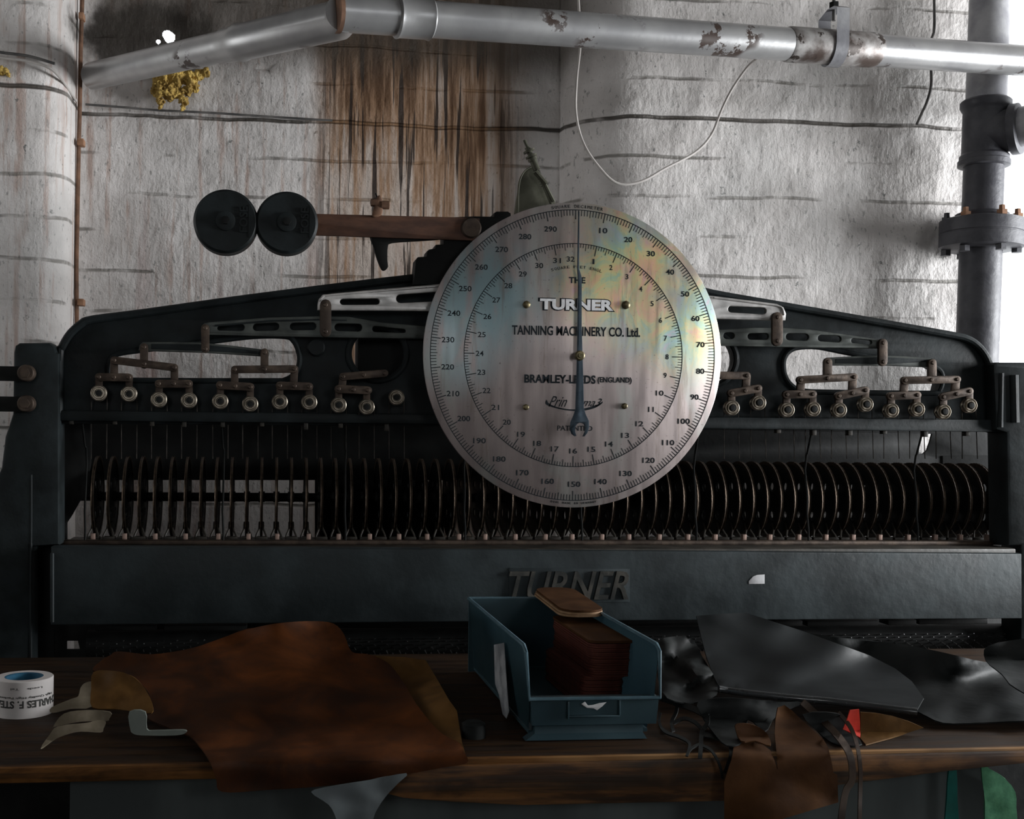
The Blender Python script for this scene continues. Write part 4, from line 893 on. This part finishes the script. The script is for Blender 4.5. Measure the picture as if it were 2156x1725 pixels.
# the leather pieces
def piece(x0, x1, y0, y1, z, t, r=.018, tilt=0):
    b = bmesh.new(); pts = []
    for (cx, cy, a) in ((x1-r, y1-r, 0), (x0+r, y1-r, 90), (x0+r, y0+r, 180), (x1-r, y0+r, 270)):
        for k in range(6): t_ = math.radians(a+18*k); pts.append((cx+r*math.cos(t_), cy+r*math.sin(t_)))
    f = b.faces.new([b.verts.new((x, y, z+(y-y0)*tilt)) for x, y in pts]); g = bmesh.ops.extrude_face_region(b, geom=[f]); 
    bmesh.ops.translate(b, verts=[v for v in g['geom'] if isinstance(v, bmesh.types.BMVert)], vec=(0, 0, t)); bmesh.ops.recalc_face_normals(b, faces=b.faces); return b
YS = 1.79; pxl, pxr = P(1243, 1350, YS).x, P(1344, 1350, YS).x; ztop = P(1300, 1350, YS).z
nst = 30; z0 = zt0+.011; dz = (ztop-z0-.004)/nst
first = None
for k in range(nst):
    lower = k < 15; z = z0+k*dz; dx = (-.012 if lower else 0)+random.uniform(-.002, .002); dy = (.006 if lower else 0)+random.uniform(-.002, .003)
    if first is None:
        org = Vector(((pxl+pxr)/2+dx, YS+.12+dy, z)); first = link('leather_piece', piece(pxl+dx, pxr-.006+dx, YS+dy, YS+.25+dy, z, dz*.82), M['piece'], origin=org); base = Vector((org.x-dx, org.y-dy, 0)); o = first
    else: o = dup(first, base+Vector((dx, dy, z)), tree=False)
    tag(o, 'red-brown leather piece in the lower pile inside the blue bin' if lower else 'red-brown leather piece in the upper pile inside the blue bin, under the brown top piece', 'leather piece', 'red-brown leather pieces low in the bin' if lower else 'red-brown leather pieces high in the bin')
tag(link('leather_piece', piece(pxl-.002, pxr+.001, YS-.004, YS+.25, ztop-.003, .004), M['brownleather'], origin=(pxl+.05, YS+.12, ztop-.003)), 'broad brown leather piece lying on top of the stack in the blue bin', 'leather piece')
y0_ = 1.95; z_a = ztop+.0035
xa2, xb2 = P(1182, 1300, y0_).x, P(1279, 1296, y0_).x
za = P(1240, 1300, y0_).z; zb_ = P(1170, 1246, 2.2).z; tl = (zb_-za)/.25
print('tan piece z', za, ztop, zb_)
for k in range(3):
    zz = max(za, ztop+.004)+k*.0042
    tag(link('leather_piece', piece(xa2+.002*k, xb2-.001*k, y0_+.002*(k % 2), 2.18, zz, .0036, .03, tl), M['tan2'] if k < 2 else M['brownleather'], origin=(xa2+.05, 2.05, zz)), ['pale tan leather piece, lowest of the small pile on the bin\'s rear rim', 'pale tan leather piece, middle of the small pile on the bin\'s rear rim', 'brown-faced leather piece, uppermost of the small pile on the bin\'s rear rim'][k], 'leather piece')

# ------------------------------------------------------------------ hides and scraps on the bench
def hold(name, outline, ctrl, thick, m, label, cat, step=16, smooth=4, wr=.01, lift=.004, hang=.006, wf=6, seed=1, group=None):
    b = sheet(outline, on_bench(ctrl, lift, hang), thick, step, smooth, wr, wf, seed); ps = [v.co.copy() for v in b.verts]
    c = sum(ps, Vector())/len(ps); c.z = min(p.z for p in ps)
    return tag(link(name, b, m, origin=c, ang=50), label, cat, group)
hc_ = [(240, 1375, 2.05), (320, 1380, 2.05), (400, 1368, 2.1), (500, 1332, 2.12), (690, 1312, 2.15), (740, 1372, 2.08), (450, 1420, 1.9), (600, 1420, 1.9), (750, 1430, 1.9), (850, 1400, 2.0), (890, 1385, 2.0), (500, 1500, 1.72), (700, 1500, 1.72), (900, 1500, 1.72), (460, 1580, 1.58), (700, 1580, 1.56), (950, 1590, 1.56), (480, 1660, 1.54), (850, 1630, 1.54), (320, 1480, 1.78), (380, 1545, 1.66)]
hold('hide', [(232, 1380), (250, 1372), (320, 1378), (400, 1366), (450, 1350), (520, 1326), (600, 1311), (690, 1310), (722, 1332), (740, 1372), (775, 1378), (815, 1395), (845, 1430), (875, 1480), (910, 1525), (935, 1548), (966, 1564), (978, 1585), (983, 1607), (930, 1617), (860, 1630), (760, 1645), (680, 1656), (560, 1664), (468, 1668), (455, 1640), (440, 1600), (420, 1570), (392, 1546), (350, 1530), (312, 1512), (318, 1490), (312, 1455), (285, 1432), (250, 1420), (196, 1412), (215, 1390)], hc_, .0025, M['hide'], 'large orange-brown waxed hide spread over the bench and hanging over its front edge', 'leather hide', step=15, wr=.016, lift=.012, hang=.014, wf=2.2)
hold('leather_sheet', [(760, 1379), (850, 1384), (896, 1390), (920, 1430), (946, 1475), (962, 1497), (972, 1560), (984, 1604), (960, 1585), (925, 1560), (893, 1525), (855, 1480), (820, 1435), (780, 1400)], [(800, 1385, 2.05), (890, 1390, 2.05), (960, 1500, 1.72), (983, 1600, 1.57)], .002, M['tan'], 'tan underside of leather showing along the right edge of the orange-brown hide', 'leather sheet', step=14, smooth=0, wr=.001, lift=.008, hang=.008)
hold('leather_flap', [(197, 1415), (240, 1413), (270, 1420), (292, 1435), (308, 1455), (320, 1480), (319, 1502), (280, 1498), (240, 1493), (194, 1489), (192, 1450)], [(197, 1415, 1.80), (290, 1440, 1.76), (319, 1500, 1.70), (194, 1489, 1.72)], .0025, M['tan'], 'folded tan leather flap at the left end of the orange-brown hide', 'leather flap', step=12, smooth=3, wr=.006, lift=.02, hang=0, wf=9)
hold('leather_strip', [(108, 1490), (150, 1472), (165, 1466), (170, 1448), (180, 1438), (194, 1440), (193, 1488), (150, 1493), (110, 1502)], [(150, 1480, 1.80), (190, 1450, 1.83)], .002, M['rag'], 'beige suede strip behind the others, beside the tape roll', 'leather strip', step=10, smooth=3, wr=.004, lift=.006)
hold('leather_strip', [(112, 1530), (135, 1503), (180, 1496), (232, 1500), (229, 1515), (222, 1519), (170, 1520), (122, 1529)], [(150, 1510, 1.74), (220, 1505, 1.76)], .002, M['rag'], 'middle beige suede strip of three, under the tan flap', 'leather strip', step=10, smooth=3, wr=.003, lift=.006)
hold('leather_strip', [(86, 1575), (104, 1548), (122, 1530), (180, 1523), (205, 1517), (222, 1520), (218, 1535), (212, 1543), (170, 1541), (138, 1548), (110, 1560)], [(150, 1535, 1.69), (215, 1525, 1.71)], .002, M['rag'], 'lowest beige suede strip curling toward the bench edge', 'leather strip', step=10, smooth=3, wr=.004, lift=.004)
hold('plastic_tray', [(272, 1500), (306, 1500), (309, 1536), (330, 1539), (385, 1538), (392, 1543), (370, 1549), (300, 1549), (280, 1545), (274, 1535)], [(300, 1520, 1.66)], .006, M['plastictray'], 'corner of a grey-green plastic tray poking out from under the hide', 'tray', step=10, smooth=3, wr=0, lift=.008)
hold('leather_sheet', [(655, 1668), (700, 1656), (780, 1643), (856, 1629), (838, 1650), (812, 1678), (790, 1712), (770, 1760), (715, 1760), (708, 1725), (692, 1695)], [(700, 1680, 1.54), (850, 1640, 1.54)], .0015, M['paleleather'], 'pale grey leather sheet hanging below the hide at the bench front', 'leather sheet', step=14, smooth=3, wr=.004, lift=.002, hang=.008)
# black leather on the right
bc = [(1560, 1330, 2.07), (1700, 1400, 1.93), (1466, 1297, 2.15), (1569, 1291, 2.2), (1693, 1332, 2.15), (1830, 1382, 2.1), (1956, 1415, 2.0), (1513, 1445, 1.80), (1650, 1455, 1.78), (1800, 1472, 1.74), (1930, 1492, 1.70), (1600, 1380, 1.98), (1750, 1400, 1.95), (1480, 1380, 2.0)]
o = hold('black_hide', [(1466, 1297), (1520, 1293), (1569, 1290), (1600, 1300), (1693, 1330), (1770, 1358), (1830, 1380), (1885, 1408), (1920, 1435), (1945, 1470), (1931, 1495), (1860, 1486), (1700, 1467), (1600, 1456), (1514, 1446), (1503, 1425), (1488, 1385), (1476, 1340)], bc, .002, M['blackhide'], 'glossy black leather hide folded over on itself at the right of the bin', 'leather hide', step=14, smooth=0, wr=.014, lift=.03, wf=1.5, seed=4)
b = bmesh.new(); pts = [(1513, 1446), (1560, 1453), (1620, 1460), (1680, 1466), (1740, 1471), (1800, 1478), (1870, 1487), (1931, 1494)]
fy = on_bench(bc, .03); tube(b, [P(x, y+5, fy(x, y)-.022) for x, y in spline(pts, 4, False)], .0058, 16); link('rolled_fold', b, simple('shiny_fold', (.03, .035, .038), (.05, .056, .06), 20, .24, 0, .05, spec=1), o)  # fold's base colour lightened to paint in its window highlight
hold('black_hide', [(1690, 1336), (1760, 1342), (1830, 1350), (1900, 1357), (1990, 1375), (2080, 1395), (2200, 1400), (2230, 1520), (2156, 1518), (2060, 1522), (1985, 1522), (1935, 1500), (1880, 1480), (1780, 1440), (1720, 1390)], [(1700, 1340, 2.2), (1850, 1352, 2.2), (2150, 1400, 2.1), (1990, 1518, 1.78), (2150, 1500, 1.8), (2000, 1430, 1.95)], .002, M['cloth'], 'crumpled dull black leather spreading to the right behind the glossy hide', 'leather hide', step=14, smooth=3, wr=.05, lift=.008, wf=4, seed=8)
hold('black_hide', [(2075, 1390), (2110, 1420), (2140, 1450), (2230, 1480), (2240, 1340), (2156, 1345), (2080, 1360)], [(2080, 1390, 2.0), (2200, 1400, 1.95)], .002, M['cloth'], 'dark leather edge at the far right end of the bench', 'leather hide', step=14, smooth=3, wr=.03, lift=.05, wf=5, seed=9)
hold('leather_offcut', [(1386, 1355), (1430, 1340), (1448, 1340), (1462, 1350), (1480, 1385), (1512, 1440), (1500, 1470), (1440, 1480), (1392, 1455)], [(1400, 1400, 2.0), (1490, 1450, 1.85), (1450, 1345, 2.15)], .002, M['offcut'], 'rumpled black leather offcut between the bin and the glossy hide', 'leather offcut', step=12, smooth=3, wr=.05, lift=.02, wf=7, seed=12)
hold('leather_offcut', [(1470, 1478), (1540, 1470), (1640, 1478), (1690, 1480), (1650, 1500), (1628, 1515), (1610, 1540), (1575, 1515), (1566, 1560), (1530, 1570), (1500, 1540), (1480, 1510)], [(1500, 1490, 1.74), (1600, 1510, 1.70), (1650, 1485, 1.75)], .002, M['offcut'], 'flat black leather offcut on the bench left of the brown hanging piece', 'leather offcut', step=12, smooth=3, wr=.008, lift=.010)
def ribbon(pts, wd, closed=False):
    sp_ = spline([p[:2] for p in pts], 5, closed); L = []; Rr = []
    n = len(sp_)
    for i, p in enumerate(sp_):
        a = sp_[max(i-1, 0)]; c_ = sp_[min(i+1, n-1)]; d = Vector((c_[0]-a[0], c_[1]-a[1])).normalized(); q = Vector((-d.y, d.x))*wd/2
        L.append((p[0]+q.x, p[1]+q.y)); Rr.append((p[0]-q.x, p[1]-q.y))
    return L+Rr[::-1]
b = bmesh.new(); fy = on_bench([(1450, 1540, 1.70), (1400, 1480, 1.82), (1500, 1600, 1.57)], .006, .010)
for pts, wd in (([(1392, 1470), (1424, 1480), (1460, 1492), (1490, 1508)], 12), ([(1426, 1480), (1423, 1500), (1414, 1520), (1418, 1540)], 7), ([(1390, 1500), (1388, 1520), (1400, 1540), (1432, 1552), (1452, 1566), (1446, 1592)], 6), ([(1418, 1522), (1440, 1512), (1462, 1520), (1478, 1535)], 7), ([(1490, 1506), (1488, 1525), (1478, 1540), (1476, 1565), (1474, 1598)], 9), ([(1478, 1545), (1510, 1552), (1535, 1562), (1540, 1590), (1528, 1630)], 10), ([(1476, 1568), (1498, 1580), (1515, 1610), (1522, 1640)], 5), ([(1446, 1590), (1456, 1575), (1474, 1566)], 5)):
    s_ = sheet(ribbon(pts, wd), fy, .0018, 9, 0); join(b, s_)
tag(link('leather_offcut', b, M['offcut'], origin=P(1450, 1560, 1.62)), 'black leather skeleton offcut full of punched holes beside the bin', 'leather offcut')
hold('leather_sheet', [(1638, 1490), (1652, 1485), (1668, 1497), (1690, 1518), (1712, 1538), (1733, 1556), (1744, 1575), (1751, 1605), (1755, 1628), (1763, 1632), (1765, 1690), (1640, 1727), (1560, 1760), (1525, 1760), (1525, 1650), (1540, 1600), (1546, 1566), (1572, 1560), (1606, 1568), (1622, 1580), (1630, 1600), (1637, 1622), (1635, 1585), (1631, 1545), (1633, 1515)], [(1650, 1500, 1.72), (1580, 1570, 1.6), (1700, 1570, 1.6), (1640, 1640, 1.54), (1640, 1720, 1.53)], .002, M['brownleather'], 'brown suede leather sheet with a torn slit hanging over the bench front', 'leather sheet', step=13, smooth=0, wr=.002, lift=.006, hang=.020, wf=2)
hold('leather_offcut', [(1548, 1530), (1560, 1523), (1590, 1528), (1615, 1545), (1622, 1570), (1590, 1560), (1560, 1560)], [(1580, 1545, 1.62)], .002, M['brownleather'], 'small brown scrap beside the slit of the hanging suede sheet', 'leather offcut', step=10, smooth=3, wr=.004, lift=.014)
b = bmesh.new(); fy = on_bench([(1700, 1490, 1.72), (1760, 1550, 1.62), (1800, 1620, 1.53), (1790, 1725, 1.52)], .012, .034)
for pts, wd in (([(1690, 1478), (1730, 1515), (1765, 1550), (1790, 1590), (1795, 1640), (1782, 1665), (1775, 1700), (1770, 1745)], 14), ([(1765, 1500), (1790, 1530), (1805, 1570), (1812, 1620), (1812, 1660), (1810, 1745)], 8)):
    join(b, sheet(ribbon(pts, wd), fy, .002, 10, 0))
tag(link('leather_strap', b, simple('dark_brown_strap', (.030, .018, .012), (.055, .035, .022), 30, .6), origin=P(1780, 1600, 1.52)), 'twisted dark brown leather straps dangling over the bench front', 'strap')
hold('felt_tag', [(1790, 1496), (1809, 1494), (1811, 1520), (1811, 1553), (1795, 1545), (1775, 1536), (1784, 1515)], [(1800, 1520, 1.64)], .0015, M['red'], 'small bright red felt scrap under the glossy black hide', 'felt scrap', step=8, smooth=0, wr=.003, lift=.012)
hold('leather_offcut', [(1812, 1500), (1845, 1502), (1880, 1508), (1915, 1520), (1945, 1533), (1900, 1547), (1823, 1568), (1812, 1555)], [(1870, 1530, 1.66)], .0018, M['tan'], 'pointed tan leather offcut next to the red felt scrap', 'leather offcut', step=10, smooth=0, wr=.003, lift=.003)
hold('leather_offcut', [(1690, 1505), (1740, 1500), (1780, 1510), (1800, 1545), (1815, 1567), (1780, 1570), (1750, 1563), (1715, 1535)], [(1750, 1530, 1.66)], .002, M['offcut'], 'black leather offcut lying under the dangling straps', 'leather offcut', step=10, smooth=2, wr=.004, lift=.003)
b = bmesh.new(); lathe(b, [(0, 0), (.018, 0), (.018, .02), (.012, .024), (0, .024)], P(997, 1552, Yb(997, 1552, ZB)), 'Z', 24); tag(link('jar_lid', b, M['offcut'], origin=P(997, 1552, Yb(997, 1552))), 'dark round lid on the bench between the hide and the bin', 'lid')
# green and teal cloth below the bench on the right
hold('green_cloth', [(2066, 1612), (2085, 1620), (2118, 1642), (2138, 1668), (2140, 1700), (2138, 1760), (2080, 1765), (2074, 1690)], [(2100, 1680, 1.60)], .003, M['green'], 'green woven cloth hanging under the bench at the far right', 'cloth', step=12, smooth=2, wr=.004, lift=0, hang=-.045)
hold('teal_cloth', [(1998, 1624), (2014, 1620), (2016, 1680), (2018, 1760), (1990, 1760), (1994, 1680)], [(2000, 1680, 1.61)], .003, M['teal'], 'narrow strip of teal cloth hanging under the bench beside the green one', 'cloth', step=12, smooth=2, wr=.003, lift=0, hang=-.045)

# ------------------------------------------------------------------ tape roll
yc_ = Yb(50, 1500); tc_ = P(50, 1497, yc_); tc_.z = ZB; rt = 56.5*yc_/F*1.03; ri = rt*.66
ht = .058
tr = thing('tape_roll', tc_, 'white printed parcel tape roll with a blue core on the left end of the bench', 'tape roll')
zt_ = None
b = bmesh.new(); n_r = 64
lathe(b, [(ri, 0), (rt, 0), (rt, ht-.001), (rt-.001, ht), (ri, ht)], tc_, 'Z', n_r)
fs = [f for f in b.faces if len(f.verts) > 4]; bmesh.ops.delete(b, geom=fs, context='FACES')
link('tape_body', b, M['tape'], tr)
b = bmesh.new(); lathe(b, [(ri-.003, ht-.001), (ri, ht), (ri, .001), (ri-.003, .001), (ri-.003, ht-.001)], tc_, 'Z', n_r)
fs = [f for f in b.faces if len(f.verts) > 4]; bmesh.ops.delete(b, geom=fs, context='FACES'); link('core', b, M['tapecore'], tr)
def wrap_text(txt, w_, h_, zmid, ang0, bold=.02):
    t = text_bm(txt, w_, h_, .0004, 0, bold)
    bmesh.ops.rotate(t, cent=(0, 0, 0), matrix=Matrix.Rotation(PI, 3, 'Y'), verts=t.verts)
    for v in t.verts:
        a = v.co.x/rt+ang0; r = rt-v.co.y*1.+.0002; v.co = tc_+Vector((math.sin(a)*r, -math.cos(a)*r, zmid+v.co.z))
    return t
b = bmesh.new(); join(b, wrap_text('CHARLES F. STEAD', rt*2.85, .0118, .0225, .30, .03)); join(b, wrap_text('High Quality High Performance', rt*2.5, .0040, .0335, .1, .01)); join(b, wrap_text('Leeds    Tel', .05, .003, .047, .3, 0))
link('print', b, M['ink'], tr, smooth=False)
